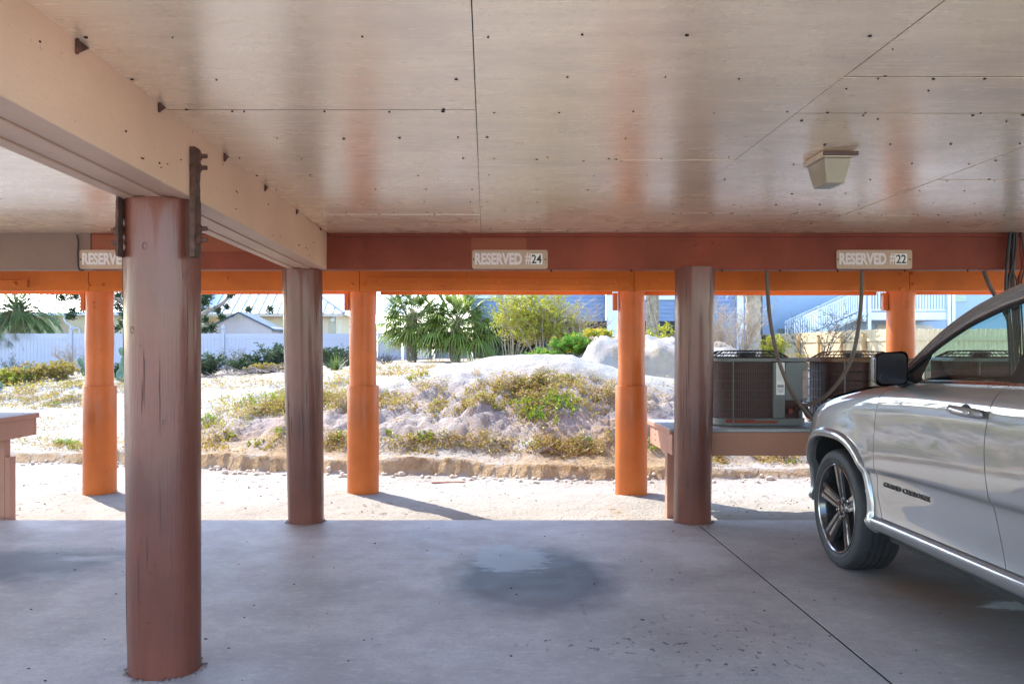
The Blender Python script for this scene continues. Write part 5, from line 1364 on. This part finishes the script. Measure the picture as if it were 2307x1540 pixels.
    while s < Ls[-1]:
        p = along(s); g_.tube([(p.x, p.y, zp - .004), (p.x, p.y, zt + .002)], .0017 if not rusty else .0032, 4, False); s += step
    for k in range(1, 6):
        z = zp + (zt - zp) * k / 6; g_.tube([(p.x, p.y, z) for p in [along(Ls[-1] * i / 60) for i in range(61)]], .002 if not rusty else .003, 4, False)
    tag(g_.build('wire_guard', wr, t, recalc=False), kind='stuff')
    p = along(Ls[-1] * 0 + (c0 - x0) - r * .95); MB().box(p.x - .006, p.x + .006, y0 - .014, y0 - .004, z0 + .0, zt + .01).build('corner_strap', M['wire'], t, bevel=.002, seg=1)
    # raised fan guard and motor on top
    cx, cy, zc = (x0 + x1) / 2 - .02, (y0 + y1) / 2, z0 + h - .01; fg = MB(); hr = .058
    for rr_, zz in ((w * .46, .004), (w * .40, .03), (w * .33, hr), (w * .24, hr + .004), (w * .15, hr + .006)):
        fg.tube([(cx + rr_ * math.cos(a), cy + rr_ * .95 * math.sin(a), zc + zz) for a in [2 * math.pi * k / 40 for k in range(41)]], .0042, 5, False)
    for k in range(28):
        a = 2 * math.pi * k / 28
        fg.tube([(cx + w * q * math.cos(a), cy + w * q * .95 * math.sin(a), zc + z) for q, z in ((.46, .004), (.40, .03), (.33, hr), (.08, hr + .006))], .004, 4, False)
    fg.build('fan_guard', M['wire_dark'] if not rusty else M['ac_rust'], t, recalc=False)
    MB().lathe([(.085, zc + .002), (.085, zc + .045), (.06, zc + .052), (.001, zc + .052)], (cx, cy, 0), n=20).build('fan_motor', M['wire_dark'], t, True)
    return t
condenser('grey air conditioner with white label sticker next to the right column', 1.995, 7.33, .80, .74, .752, .605)
condenser('rusty topped air conditioner with beige panel behind the car hood', 3.0, 7.42, .78, .66, .752, .60, True)
condenser('grey air conditioner farther right seen through the car windows', 4.15, 7.36, .80, .74, .752, .605)
# ------------------------------------------------------------------ silver car
def herm(x, xs, ys):
    """smooth curve through knots (xs rising)"""
    x = min(max(x, xs[0]), xs[-1]); i = 0
    while i < len(xs) - 2 and x > xs[i + 1]: i += 1
    def sl(k):
        if k == 0: return (ys[1] - ys[0]) / (xs[1] - xs[0])
        if k == len(xs) - 1: return (ys[-1] - ys[-2]) / (xs[-1] - xs[-2])
        a = (ys[k] - ys[k - 1]) / (xs[k] - xs[k - 1]); b = (ys[k + 1] - ys[k]) / (xs[k + 1] - xs[k])
        return 0 if a * b <= 0 else 2 * a * b / (a + b)
    h = xs[i + 1] - xs[i]; t = (x - xs[i]) / h
    return (2 * t ** 3 - 3 * t * t + 1) * ys[i] + (t ** 3 - 2 * t * t + t) * h * sl(i) + (-2 * t ** 3 + 3 * t * t) * ys[i + 1] + (t ** 3 - t * t) * h * sl(i + 1)
def car_paint():
    m, nt, b, o = nmat('silver_metallic'); g = NG(nt)
    fl = g.noise(g.coord('Object'), 900, 1, .5)
    g.l(g.mix(g.math('MULTIPLY', fl, .25), (.21, .21, .215), (.27, .27, .275)), b.inputs['Base Color'])
    b.inputs['Metallic'].default_value = .55; b.inputs['Roughness'].default_value = .46
    b.inputs['Coat Weight'].default_value = 1; b.inputs['Coat Roughness'].default_value = .015; b.inputs['Coat IOR'].default_value = 2.15
    return m
def car_glass(name, tint, f0=1.5):
    m, nt, b, o = nmat(name); g = NG(nt)
    tr = g.n('ShaderNodeBsdfTransparent'); tr.inputs[0].default_value = (*tint, 1)
    gl = g.n('ShaderNodeBsdfGlossy'); gl.inputs['Roughness'].default_value = .01; gl.inputs[0].default_value = (.95, .97, .97, 1)
    lw = g.n('ShaderNodeLayerWeight'); lw.inputs[0].default_value = .5
    r0 = ((f0 - 1) / (f0 + 1)) ** 2 * 1.6; fr = g.math('ADD', g.math('MULTIPLY', g.math('POWER', lw.outputs['Facing'], 5.), 1 - r0), r0, True)
    mx = g.n('ShaderNodeMixShader'); g.l(fr, mx.inputs[0]); g.l(tr.outputs[0], mx.inputs[1]); g.l(gl.outputs[0], mx.inputs[2])
    g.l(mx.outputs[0], o.inputs[0]); nt.nodes.remove(b); return m
M['silver'] = car_paint()
M['glass'] = car_glass('tinted_side_glass', (.78, .82, .78)); M['windshield'] = car_glass('windshield_glass', (.66, .93, .88)); M['privacy'] = car_glass('dark_rear_glass', (.07, .075, .075), 1.6)
M['trim_blk'] = pm('satin_black_trim', (.012, .012, .013), .35, .1, 5, .05, spec=.5)
M['chrome'] = pm('bright_trim', (.75, .75, .76), .12, .03, 5, 0, metallic=1)
M['rubber'] = pm('tyre_rubber', (.030, .031, .034), .62, .25, 9, .5, 60, spec=.4, dirt=(.05, .045, .04), dirt_s=4, dirt_amt=.35)
M['rim'] = pm('gloss_dark_rim', (.045, .045, .047), .15, .05, 4, 0, metallic=.4, coat=1)
M['rim_lip'] = pm('machined_lip', (.55, .54, .53), .2, .05, 4, 0, metallic=1)
M['disc'] = pm('brake_disc', (.30, .28, .27), .35, .1, 4, 0, metallic=1)
M['seat'] = pm('seat_leather', (.022, .020, .019), .5, .1, 8, .3, 60)
M['liner'] = pm('liner_black', (.010, .010, .010), .9, .1, 4, 0)
M['mirror'] = pm('mirror_glass_dark_reflection', (.020, .018, .020), .16, 0, 3, 0, spec=.12)  # dark base colour stands in for the reflection of the dim carport
M['under'] = pm('underbody', (.02, .02, .02), .9, .2, 4, .3)
car = thing('parked_car', 'silver metallic SUV parked at the right with dark five spoke wheels', 'car', (3.245, 3.95, 0))
XC, HWD = 3.245, .995
YFW, YRW, RW = 5.50, 2.47, .387
def zbot(Y): return herm(Y, [1.4, 1.8, 2.2, 4.8, 5.8, 6.2, 6.45], [.52, .42, .365, .350, .36, .33, .40])
def zbelt(Y): return herm(Y, [1.4, 1.7, 2.6, 3.4, 4.4, 4.9, 5.33, 5.7, 6.0, 6.25, 6.45], [1.10, 1.27, 1.285, 1.262, 1.24, 1.207, 1.15, 1.082, .99, .88, .74])
def HW(Y):
    if Y > 5.6:
        u = min(1, (Y - 5.6) / .85); return HWD * max(0, 1 - u ** 2.6) ** (1 / 2.6)
    if Y < 2.3:
        u = min(1, (2.3 - Y) / .87); return HWD * max(0, 1 - u ** 3.4) ** (1 / 3.4)
    return HWD
WZ = ([.36, .378, .40, .428, .445, .455, .47, .52, .60, .68, .722, .742, .765, .85, .95, 1.03, 1.10, 1.16, 1.205, 1.23, 1.245], [.060, .030, .018, .010, .013, .028, .034, .034, .031, .027, .022, .008, .004, .0, .002, .004, .007, .014, .030, .052, .078])
def W(z): return herm(z, *WZ)
def zref(z, Y):    # height inside the reference section of the doors
    a, b_ = zbot(Y), zbelt(Y); return .36 + (z - a) / (b_ - a) * .885
def flare(Y, z):
    """body swells round the wheels"""
    s = 0
    for yw in (YFW, YRW):
        d = math.hypot((Y - yw) / .60, (z - .40) / .60); s = max(s, .014 * max(0, 1 - max(0, (d - .82) / .30)) if d > .82 else .014)
    return s * (1 if z < 1.0 else max(0, 1 - (z - 1.0) / .12))
def S(Y, zr, side, out=0):
    """point on the outer skin; zr = reference height .36..1.245"""
    a, b_ = zbot(Y), zbelt(Y); z = a + (zr - .36) / .885 * (b_ - a)
    hw = HW(Y); w_ = W(zr) - flare(Y, z) * (1 if zr > .47 else .6) - out
    return Vector((XC - side * max(0, hw - w_), Y, z))
def shut_f(zr): return herm(zr, [.36, .45, .62, .9, 1.07, 1.18, 1.245], [4.835, 4.855, 4.905, 4.90, 4.885, 4.85, 4.815])
def shut_m(zr): return herm(zr, [.36, .45, .6, .78, .98, 1.08, 1.245], [3.68, 3.70, 3.745, 3.79, 3.815, 3.80, 3.755])
def shut_r(zr): return herm(zr, [.36, .5, .7, .9, 1.245], [3.05, 3.02, 2.95, 2.80, 2.66])
ZR = [.462 + (1.245 - .462) * k / 34 for k in range(35)]
for extra in (.722, .732, .742, .752, .765): ZR.append(extra)
ZR = sorted(ZR); AH, AV = .515, .475       # wheel-arch half length and height
def in_arch(Y, z):
    for yw in (YFW, YRW):
        if (abs(Y - yw) / AH) ** 2.8 + (max(0, z - .385) / AV) ** 2.8 < 1 and z > .1: return True
    return False
def panel(y_a, y_b, side, n, zr, name, arch=False, parent=None):
    rows = []; mb = MB()
    for z_ in zr:
        a, b_ = y_a(z_), y_b(z_); rows.append([S(a + (b_ - a) * k / n, z_, side) for k in range(n + 1)])
    if not arch:
        mb.grid(rows)
        # turned-in edges so that the shut line reads as a gap
        inn = Vector((side * .03, 0, 0))
        for e in (0, -1): mb.grid([[r[e] for r in rows], [r[e] + inn for r in rows]])
        mb.grid([rows[0], [p + inn for p in rows[0]]])
    else:
        base = len(mb.v); nc = n + 1
        for r in rows: mb.v.extend(tuple(p) for p in r)
        for i in range(len(rows) - 1):
            for k in range(n):
                ids = (base + i * nc + k, base + i * nc + k + 1, base + (i + 1) * nc + k + 1, base + (i + 1) * nc + k)
                q = [mb.v[j] for j in ids]; cy_ = sum(p[1] for p in q) / 4; cz_ = sum(p[2] for p in q) / 4
                if not in_arch(cy_, cz_): mb.f.append(ids); mb.m.append(0)
        inn = Vector((side * .03, 0, 0))
        for e in (0, -1): mb.grid([[r[e] for r in rows], [r[e] + inn for r in rows]])
    return mb.build(name, M['silver'], parent or car, True, angle=40)
g = .0028
ZRF = [.37 + (.462 - .37) * k / 5 for k in range(5)] + ZR
doors = {}
for side in (1, -1):
    panel(lambda z: 6.4485, lambda z: shut_f(z) + g, side, 84, ZRF, 'front_fender', True)
    doors['f', side] = panel(lambda z: shut_f(z) - g, lambda z: shut_m(z) + g, side, 44, ZR, 'front_door')
    doors['r', side] = panel(lambda z: shut_m(z) - g, lambda z: shut_r(z) + g, side, 30, ZR, 'rear_door')
    panel(lambda z: shut_r(z) - g, lambda z: 1.4315, side, 66, ZRF, 'rear_quarter', True)
    # sill with its own bright edge
    zr = [.352, .36, .368, .378, .39, .40, .414, .426, .434, .442, .449, .455]
    rows = [[S(4.98 - 2.0 * k / 60, max(z, .36), side, .004) + Vector((side * (.03 if z < .36 else 0), 0, -.006 if z < .36 else 0)) for k in range(61)] for z in zr]
    inner = [p + Vector((side * .06, 0, .012)) for p in rows[-1]]
    mb = MB().grid(rows + [inner]); e = [r[0] for r in rows]; mb.grid([e, [p + Vector((side * .08, 0, 0)) for p in e]])
    mb.build('sill', M['silver'], car, True, angle=40)
    # wheel-arch flares: a rounded moulding with a dark inner lip
    for yw in (YFW, YRW):
        mb = MB(); li = MB(); prof = [(-.052, .000), (-.047, .012), (-.036, .018), (-.018, .019), (-.004, .017), (.006, .006), (.010, -.015), (.010, -.05)]
        rows = []; lip = []
        for k in range(57):
            a = rad(-4 + 188 * k / 56); ca, sa = math.cos(a), math.sin(a)
            r = ((abs(ca) / AH) ** 2.8 + (max(0, sa) / AV) ** 2.8) ** (-1 / 2.8) if sa > 0 else AH / max(.2, abs(ca))
            row = []
            for (dr, out) in prof:
                rr_ = r - dr - .006; Y = yw + rr_ * ca; z = .385 + rr_ * sa
                zz = min(max(zref(z, Y), .36), 1.2); p = S(Y, zz, side); row.append(Vector((p.x - side * (out + .002), Y, z)))
            rows.append(row); lip.append([row[-1], row[-1] + Vector((side * .20, 0, 0))])
        mb.grid(rows).build('wheel_arch_trim', M['silver'], car, True, angle=60)
        li.grid(lip); a_ = []
        li.build('wheel_arch_liner', M['liner'], car, True)
# body behind the skin, and underside
def block(name, x0, x1, y0, y1, z0, z1, mat, bev=.0): return MB().box(x0, x1, y0, y1, z0, z1).build(name, mat, car, bevel=bev)
block('floor_pan', XC - .88, XC + .88, 1.8, 4.93, .30, .42, M['under'])
block('engine_bay', XC - .60, XC + .60, 4.98, 6.2, .34, .86, M['under'])
for side in (1, -1):   # inner door skin, closes the cabin below the windows
    rows = [[S(4.95 - 2.3 * k / 24, z, side) + Vector((side * .035, 0, 0)) for k in range(25)] for z in (.40, .7, 1.0, 1.20)]
    MB().grid(rows).build('door_lining', M['liner'], car, True)
    MB().box(XC - side * .72 - .0, XC - side * .60, YFW - .62, YFW + .62, .55, 1.0).build('inner_wing', M['liner'], car)
    MB().box(XC - side * .84, XC - side * .60, 4.95, 5.0, .36, 1.1).build('inner_wing', M['liner'], car)
# hood
def hoodz(Y, s): return zbelt(Y) + .012 + .052 * (1 - abs(s) ** 2.2) * min(1, (6.5 - Y) / .6) + .010 * math.exp(-((abs(s) - .55) / .10) ** 2)
rows = []
for k in range(41):
    Y = 4.84 + 1.60 * k / 40; hw = max(.001, HW(Y) - .078); rows.append([Vector((XC + hw * (j / 30 - 1) * 1.0, Y + .13 * (1 - (j / 30 - 1) ** 2) * max(0, 1 - k / 8), hoodz(Y, j / 30 - 1))) for j in range(61)])
MB().grid(rows).build('hood', M['silver'], car, True, angle=40)
# ---- glasshouse
RY = [1.60, 1.75, 2.0, 2.5, 3.1, 3.6, 3.954, 4.256, 4.40, 4.545, 4.66, 4.74, 4.80]
RZ = [1.40, 1.56, 1.715, 1.775, 1.79, 1.768, 1.722, 1.645, 1.588, 1.510, 1.418, 1.335, 1.262]
def railz(Y): return herm(Y, RY, RZ)
def goff(z): return .088 + (z - 1.25) * .385 + .02 * math.sin(math.pi * min(1, max(0, (z - 1.25) / .5)))
def G(Y, z, side, out=0): return Vector((XC - side * (HWD * min(1, HW(Y) / HWD) - goff(z) + out), Y, z))
def wtop(Y): return railz(Y) - herm(Y, [1.6, 2.0, 3.0, 3.9, 4.3, 4.6, 4.8], [.10, .075, .07, .072, .075, .078, .06])
zb_w = lambda Y: zbelt(Y) + .020
# roof and windshield across the car
def across(Y, s):
    z = railz(Y); hw = HWD - goff(z); f = 1 - s * s
    return Vector((XC + hw * s, Y + .13 * f * max(0, min(1, (Y - 3.7) / .6)), z + .05 * f + .012))
def band(y0, y1, n, s0, s1, m): return [[across(y0 + (y1 - y0) * k / n, s0 + (s1 - s0) * j / m) for j in range(m + 1)] for k in range(n + 1)]
MB().grid(band(3.98, 2.02, 30, -1, 1, 40)).build('roof', M['silver'], car, True)
MB().grid(band(4.80, 3.985, 24, -.93, .93, 36)).build('windshield', M['windshield'], car, True)
MB().grid(band(2.015, 1.62, 12, -.9, .9, 30)).build('rear_window', M['privacy'], car, True)
for side in (1, -1):
    s = side
    MB().grid(band(4.815, 3.985, 26, -s, -s * .93, 3)).build('pillar', M['silver'], car, True)
    MB().grid(band(2.015, 1.60, 12, -s, -s * .9, 3)).build('pillar', M['silver'], car, True)
    # cant rail: from the roof edge down to the window frame, with two rolled ridges
    rows = []; pr = [(0, .0, .012), (.10, .006, .006), (.22, .010, 0), (.34, .002, 0), (.44, .012, 0), (.60, .014, 0), (.74, .004, 0), (.82, .010, 0), (1.0, .010, 0)]
    for k in range(81):
        Y = 4.815 - (4.815 - 1.62) * k / 80; zr_, zt_ = railz(Y), wtop(Y); row = []
        for f, o_, dz in pr:
            z = zr_ + (zt_ - zr_) * f; p = G(Y, z, side, o_); p.z += dz; row.append(p)
        row.append(G(Y, zt_, side, -.02)); rows.append(row)
    MB().grid(rows).build('roof_rail', M['silver'], car, True, angle=50)
    # black seal and bright strip round the top of the windows
    ys = [4.70 - (4.70 - 1.9) * k / 70 for k in range(71)]
    MB().tube([G(y, wtop(y) - .012, side, .002) for y in ys], .012, 6).build('window_seal', M['trim_blk'], car, True)
    MB().tube([G(y, wtop(y) + .004, side, .012) for y in ys], .0045, 6).build('window_trim', M['chrome'], car, True)
    rows = []
    for k in range(61):
        y = 4.80 - 2.7 * k / 60; zb_ = zbelt(y)
        rows.append([Vector((XC - side * (HW(y) - .074), y, zb_ - .004)), Vector((XC - side * (HW(y) - .068), y, zb_ + .004)), Vector((XC - side * (HW(y) - .072), y, zb_ + .016)), Vector((XC - side * (HW(y) - .10), y, zb_ + .021))])
    MB().grid(rows).build('belt_trim', M['chrome'], car, True)
    def pane(nm, y0, y1, mat, y0t=None):
        rows = []; n = 26
        for k in range(n + 1):
            y = y0 + (y1 - y0) * k / n; zb_, zt_ = zb_w(y), wtop(y) - .004
            rows.append([G(y, zb_ + max(.001, zt_ - zb_) * j / 12, side, -.012) for j in range(13)])
        MB().grid(rows).build(nm, mat, car, True)
    pane('front_window', 4.56, 3.795, M['glass']); pane('rear_side_window', 3.69, 2.82, M['privacy']); pane('quarter_window', 2.74, 1.95, M['privacy'])
    for y0, y1 in ((3.795, 3.69), (2.82, 2.74)):
        rows = [[G(y0 + (y1 - y0) * k / 4, zb_w(y0) + (wtop(y0) - zb_w(y0)) * j / 10, side, -.004 - (.003 if k in (2,) else 0)) for j in range(11)] for k in range(5)]
        MB().grid(rows).build('door_pillar', M['trim_blk'], car, True)
    rows = [[G(4.79 - .235 * k / 8, zb_w(4.7) - .01 + max(.002, wtop(4.79 - .235 * k / 8) - zb_w(4.7) + .008) * j / 8, side, -.004) for j in range(9)] for k in range(9)]
    MB().grid(rows).build('mirror_sail', M['trim_blk'], car, True)
# ---- details on the doors
for side in (1, -1):
    fd, rd = doors['f', side], doors['r', side]
    for door, yc in ((fd, 3.945), (rd, 2.98)):
        zh = 1.128; x = S(yc, zh, side).x; rows = []
        for k in range(25):
            f = k / 24; y = yc + .135 - .27 * f; bow = .020 + .016 * math.sin(math.pi * f) ** .6; hgt = .019 + .004 * math.sin(math.pi * f); row = []
            for j in range(13):
                a = 2 * math.pi * j / 12; row.append(Vector((x - side * (bow + .013 * math.cos(a) * (1 if f not in (0, 1) else .3)), y, zh + .012 * (1 - f) - .004 + hgt * math.sin(a) * (1 if 0 < f < 1 else .5))))
            rows.append(row)
        h = MB().grid(rows); h.add(rows[0][:-1], [tuple(range(12))]); h.add(rows[-1][:-1], [tuple(range(12))]); h.build('handle', M['silver'], door, True, angle=50)
        MB().lathe([(.052, -.0005), (.050, .0035), (.001, .0036)], (x - side * .0002, yc + .03, zh - .016), 'X', 24).build('handle_recess_shade', M['trim_blk'], door, True) if side < 0 else MB().lathe([(.052, .0005), (.050, -.0035), (.001, -.0036)], (x + .002, yc + .03, zh - .016), 'X', 24).build('handle_recess_shade', M['trim_blk'], door, True)  # flat dark disc stands in for the shade in the handle recess
        if door is fd: MB().lathe([(.011, 0), (.010, -side * .006), (.001, -side * .006)], (x - side * .048, yc - .075, zh + .002), 'X', 14).build('lock', M['chrome'], door, True)
    # model lettering on the lower front door
    lo, a, b_ = text_mesh('lettering', 'GRAND CHEROKEE', .038, (0, 0, 0), M['trim_blk'], fd, 1.0, .0025, .0, space=1.1)
    k = .50 / (b_ - a)
    for v in lo.data.vertices: v.co.x = (v.co.x - a) * k
    y0_ = 4.825 if side > 0 else 4.33
    xt = S(4.55, .665, side).x - side * .003
    mt = Matrix(((0, 0, -side), (-side, 0, 0), (0, 1, 0))); lo.rotation_euler = mt.to_euler(); lo.location = Vector((xt, y0_, .638)) - wloc(fd)
# ---- mirrors
for side in (1, -1):
    def mx(x): return XC - side * (XC - x)
    fd = doors['f', side]; rows = []
    for k in range(9):
        f = k / 8; y = 4.595 + .135 * f; sc_ = (1 - .45 * f ** 2.2)
        pts = rrect(-.088 * sc_, .088 * sc_, -.094 * sc_, .090 * sc_, .038 * sc_, 6); rows.append([Vector((mx(2.213 - .004 * f) + side * 0 + p, y, 1.318 + q + .006 * p / .09)) for p, q in pts + pts[:1]])
    h = MB().grid(rows); h.add(rows[-1][:-1], [tuple(range(len(rows[-1]) - 1))]); ho = h.build('side_mirror', M['trim_blk'], fd, True, angle=50)
    # painted shell round the outside
    rows = [[p + (p - Vector((mx(2.213), p.y, 1.318))) * .03 for p in r] for r in rows[1:7]]
    keep = [[p for p in r] for r in rows]
    n = len(keep[0]); idx = [j for j in range(n) if (keep[0][j].x - mx(2.213)) * side < -.02]
    if idx:
        seg = [[r[j] for j in range(min(idx), max(idx) + 1)] for r in keep]; MB().grid(seg).build('mirror_shell', M['silver'], ho, True)
    MB().prism([(mx(2.213) + p, 1.318 + q) for p, q in rrect(-.080, .080, -.086, .082, .034, 6)], 4.598, 4.606, 'Y').build('mirror_glass_dark_reflection', M['mirror'], ho)
    MB().tube([(mx(2.213) - side * .045 + .020 * math.cos(a), 4.5965, 1.27 + .020 * math.sin(a)) for a in [2 * math.pi * k / 24 for k in range(25)]], .0018, 5).build('spot_mirror', M['trim_blk'], ho, True)
    MB().tube(spline([(mx(2.26), 4.66, 1.262), (mx(2.32), 4.67, 1.245), (mx(2.40), 4.68, 1.250)]), [.030, .032, .034, .036, .038, .040, .04, .04, .04, .04, .04, .04, .04, .04, .04, .04, .04][:17], 10).build('mirror_arm', M['trim_blk'], ho, True)
# ---- front and rear faces
for side in (1, -1):
    rows = [[S(6.02 + .33 * k / 14, .98 + .16 * j / 6, side, .006) for j in range(7)] for k in range(15)]
    MB().grid(rows).build('headlight', M['chrome'], car, True)
    rows = [[S(1.60 - .135 * k / 8, .95 + .22 * j / 6, side, .008) for j in range(7)] for k in range(9)]
    MB().grid(rows).build('taillight', pm('taillight_red', (.25, .01, .01), .15, .05, 3, 0, spec=.7), car, True)
for k in range(7):
    x = XC - .36 + .12 * k; block('grille_slot', x - .035, x + .035, 6.43, 6.46, .74, .90, M['trim_blk'])
block('bumper_insert', XC - .55, XC + .55, 6.40, 6.452, .44, .60, M['trim_blk'], .01)
block('tailgate', XC - .80, XC + .80, 1.415, 1.50, .50, 1.24, M['silver'], .02)
# ---- cabin
block('dashboard', XC - .80, XC + .80, 4.28, 4.72, .95, 1.20, M['seat'], .05)
for sx in (-.40, .40):
    sb_ = MB().box(XC + sx - .26, XC + sx + .26, 3.15, 3.75, .62, .82).build('seat', M['seat'], car, bevel=.05)
    MB().box(XC + sx - .25, XC + sx + .25, 2.98, 3.14, .80, 1.38, Matrix.Translation((0, 0, 0))).build('backrest', M['seat'], sb_, bevel=.05)
    MB().box(XC + sx - .14, XC + sx + .14, 2.94, 3.04, 1.40, 1.58).build('headrest', M['seat'], sb_, bevel=.04)
rs_ = block('rear_seat', XC - .72, XC + .72, 1.95, 2.12, .62, 1.36, M['seat'], .05)
tm = Matrix.Translation((XC - .40, 4.12, 1.10)) @ Matrix.Rotation(rad(68), 4, 'X')
MB().tube([tm @ Vector((.185 * math.cos(a), .185 * math.sin(a), 0)) for a in [2 * math.pi * k / 32 for k in range(33)]], .015, 8).build('steering_wheel', M['seat'], car, True)
MB().box(XC - .12, XC + .12, 4.22, 4.25, 1.56, 1.62).build('rear_view_mirror', M['trim_blk'], car, bevel=.01)
block('headliner', XC - .68, XC + .68, 2.05, 3.94, 1.735, 1.755, M['liner'])
# ---- wheels
def wheel(side, Yw):
    xo = XC - side * (HWD - .028); d = side
    prof = [(.272, .03), (.286, .010), (.300, .000), (.325, -.005), (.352, -.002), (.370, .008), (.3785, .020), (.3840, .034), (.386, .050), (.3862, .072), (.3795, .074), (.3795, .084), (.3865, .086), (.3868, .112), (.380, .114), (.380, .124), (.3868, .126), (.3868, .150), (.380, .152), (.380, .162), (.3865, .164), (.386, .190), (.3800, .192), (.3800, .202), (.3855, .204), (.384, .236), (.378, .250), (.365, .262), (.330, .270), (.290, .262), (.272, .24)]
    n = 144; mb = MB(); base = 0
    def jit(a, h_):
        h_ = abs(h_)
        if .018 < h_ < .255:
            k = int(round(a / (2 * math.pi) * n)) % 3
            sh = int(h_ * 60)
            return -.014 if (k + sh) % 3 == 0 and (h_ < .07 or h_ > .206) else (-.006 if (k + sh) % 3 == 0 else 0)
        return 0
    mb.lathe([(r, d * h_) for r, h_ in prof], (xo, Yw, RW), 'X', n, jit, caps=False)
    # ridges on the sidewall
    w = mb.build('wheel', M['rubber'], car, True, angle=30)
    MB().lathe([(.322, -d * .0052), (.3205, -d * .0075), (.319, -d * .0052)], (xo, Yw, RW), 'X', 72, caps=False).build('sidewall_ring', M['rubber'], w, True)
    rim = MB().lathe([(.287, d * .014), (.288, d * .006), (.282, d * .002), (.274, d * .006), (.268, d * .02), (.258, d * .06), (.250, d * .20), (.02, d * .21)], (xo, Yw, RW), 'X', 72, caps=False).build('rim', M['rim'], w, True, angle=30)
    MB().lathe([(.2835, d * .0025), (.2815, d * .0005), (.2775, d * .0035)], (xo, Yw, RW), 'X', 72, caps=False).build('rim_lip', M['rim_lip'], w, True)
    sp = MB()
    for q in range(5):
        th = 2 * math.pi * q / 5 + .32
        rows = []
        for i in range(15):
            f = i / 14; r = .050 + .222 * f; wd = .074 + .042 * f + .03 * max(0, f - .8) * 2; dep = .048 - .036 * f ** .8
            row = []
            for (u, dd) in ((-.5, .045), (-.5, .012), (-.42, .0), (-.20, .002), (-.10, .010), (.10, .010), (.20, .002), (.42, .0), (.5, .012), (.5, .045)):
                t_ = u * wd; row.append(Vector((xo + d * (dep + dd), Yw + r * math.cos(th) - t_ * math.sin(th), RW + r * math.sin(th) + t_ * math.cos(th))))
            rows.append(row)
        sp.grid(rows)
    sp.build('spoke', M['rim'], w, True, angle=25)
    MB().lathe([(.072, d * .075), (.070, d * .050), (.060, d * .042), (.036, d * .040), (.034, d * .033), (.001, d * .031)], (xo, Yw, RW), 'X', 40).build('hub_cap', M['rim'], w, True, angle=25)
    for q in range(5):
        th = 2 * math.pi * q / 5 + .32 + .628; c = Vector((xo + d * .052, Yw + .055 * math.cos(th), RW + .055 * math.sin(th)))
        MB().tube([c, c - Vector((d * .022, 0, 0)), c - Vector((d * .026, 0, 0))], [.010, .010, .006], 8).build('lug_nut', M['chrome'], w, True, angle=30)
    MB().lathe([(.17, d * .13), (.17, d * .155), (.05, d * .156)], (xo, Yw, RW), 'X', 48).build('brake_disc', M['disc'], w, True, angle=30)
    return w
for side in (1, -1):
    w0 = wheel(side, YFW); c = copy_tree(w0, car); c.location = w0.location + Vector((0, YRW - YFW, 0))
# ------------------------------------------------------------------ camera, sun, sky
cam = bpy.data.cameras.new('camera'); co = bpy.data.objects.new('camera', cam); C.objects.link(co)
co.location = (0, 0, H); co.rotation_euler = (math.pi / 2, 0, 0)
cam.sensor_width = 36; cam.sensor_fit = 'HORIZONTAL'; cam.lens = F / 2307 * 36
cam.shift_x = (1153.5 - CX) / 2307; cam.shift_y = (CY - 770) / 2307
cam.clip_start = .05; cam.clip_end = 2000
sc.camera = co
SUN_EL, SUN_AZ = 41.5, -40.0            # elevation, degrees right of the view axis
d = Vector((math.sin(rad(SUN_AZ)) * math.cos(rad(SUN_EL)), math.cos(rad(SUN_AZ)) * math.cos(rad(SUN_EL)), math.sin(rad(SUN_EL))))
sl = bpy.data.lights.new('sun', 'SUN'); so = bpy.data.objects.new('sun', sl); C.objects.link(so)
sl.energy = 2.0; sl.angle = rad(.53); sl.color = (1, .95, .86)
so.rotation_euler = d.to_track_quat('Z', 'Y').to_euler(); so.location = d * 50
w = bpy.data.worlds.new('World'); sc.world = w; w.use_nodes = True
nt = w.node_tree; nt.nodes.clear()
bg = nt.nodes.new('ShaderNodeBackground'); ow = nt.nodes.new('ShaderNodeOutputWorld'); sk = nt.nodes.new('ShaderNodeTexSky')
sk.sky_type = 'NISHITA'; sk.sun_disc = False; sk.sun_elevation = rad(SUN_EL); sk.sun_rotation = rad(SUN_AZ)
sk.air_density = 1.0; sk.dust_density = .4; sk.ozone_density = 2.5
nt.links.new(sk.outputs[0], bg.inputs[0]); nt.links.new(bg.outputs[0], ow.inputs[0])
bg.inputs[1].default_value = .15
sc.view_settings.view_transform = 'Standard'; sc.view_settings.look = 'None'
sc.view_settings.exposure = 2.72; sc.view_settings.gamma = 1
sc.render.engine = 'CYCLES'
cy = sc.cycles
cy.max_bounces = 14; cy.diffuse_bounces = 8; cy.glossy_bounces = 5; cy.transmission_bounces = 6; cy.transparent_max_bounces = 16
cy.use_denoising = True; cy.sample_clamp_indirect = 8; cy.caustics_reflective = False; cy.caustics_refractive = False
try: cy.denoiser = 'OPENIMAGEDENOISE'
except Exception: pass
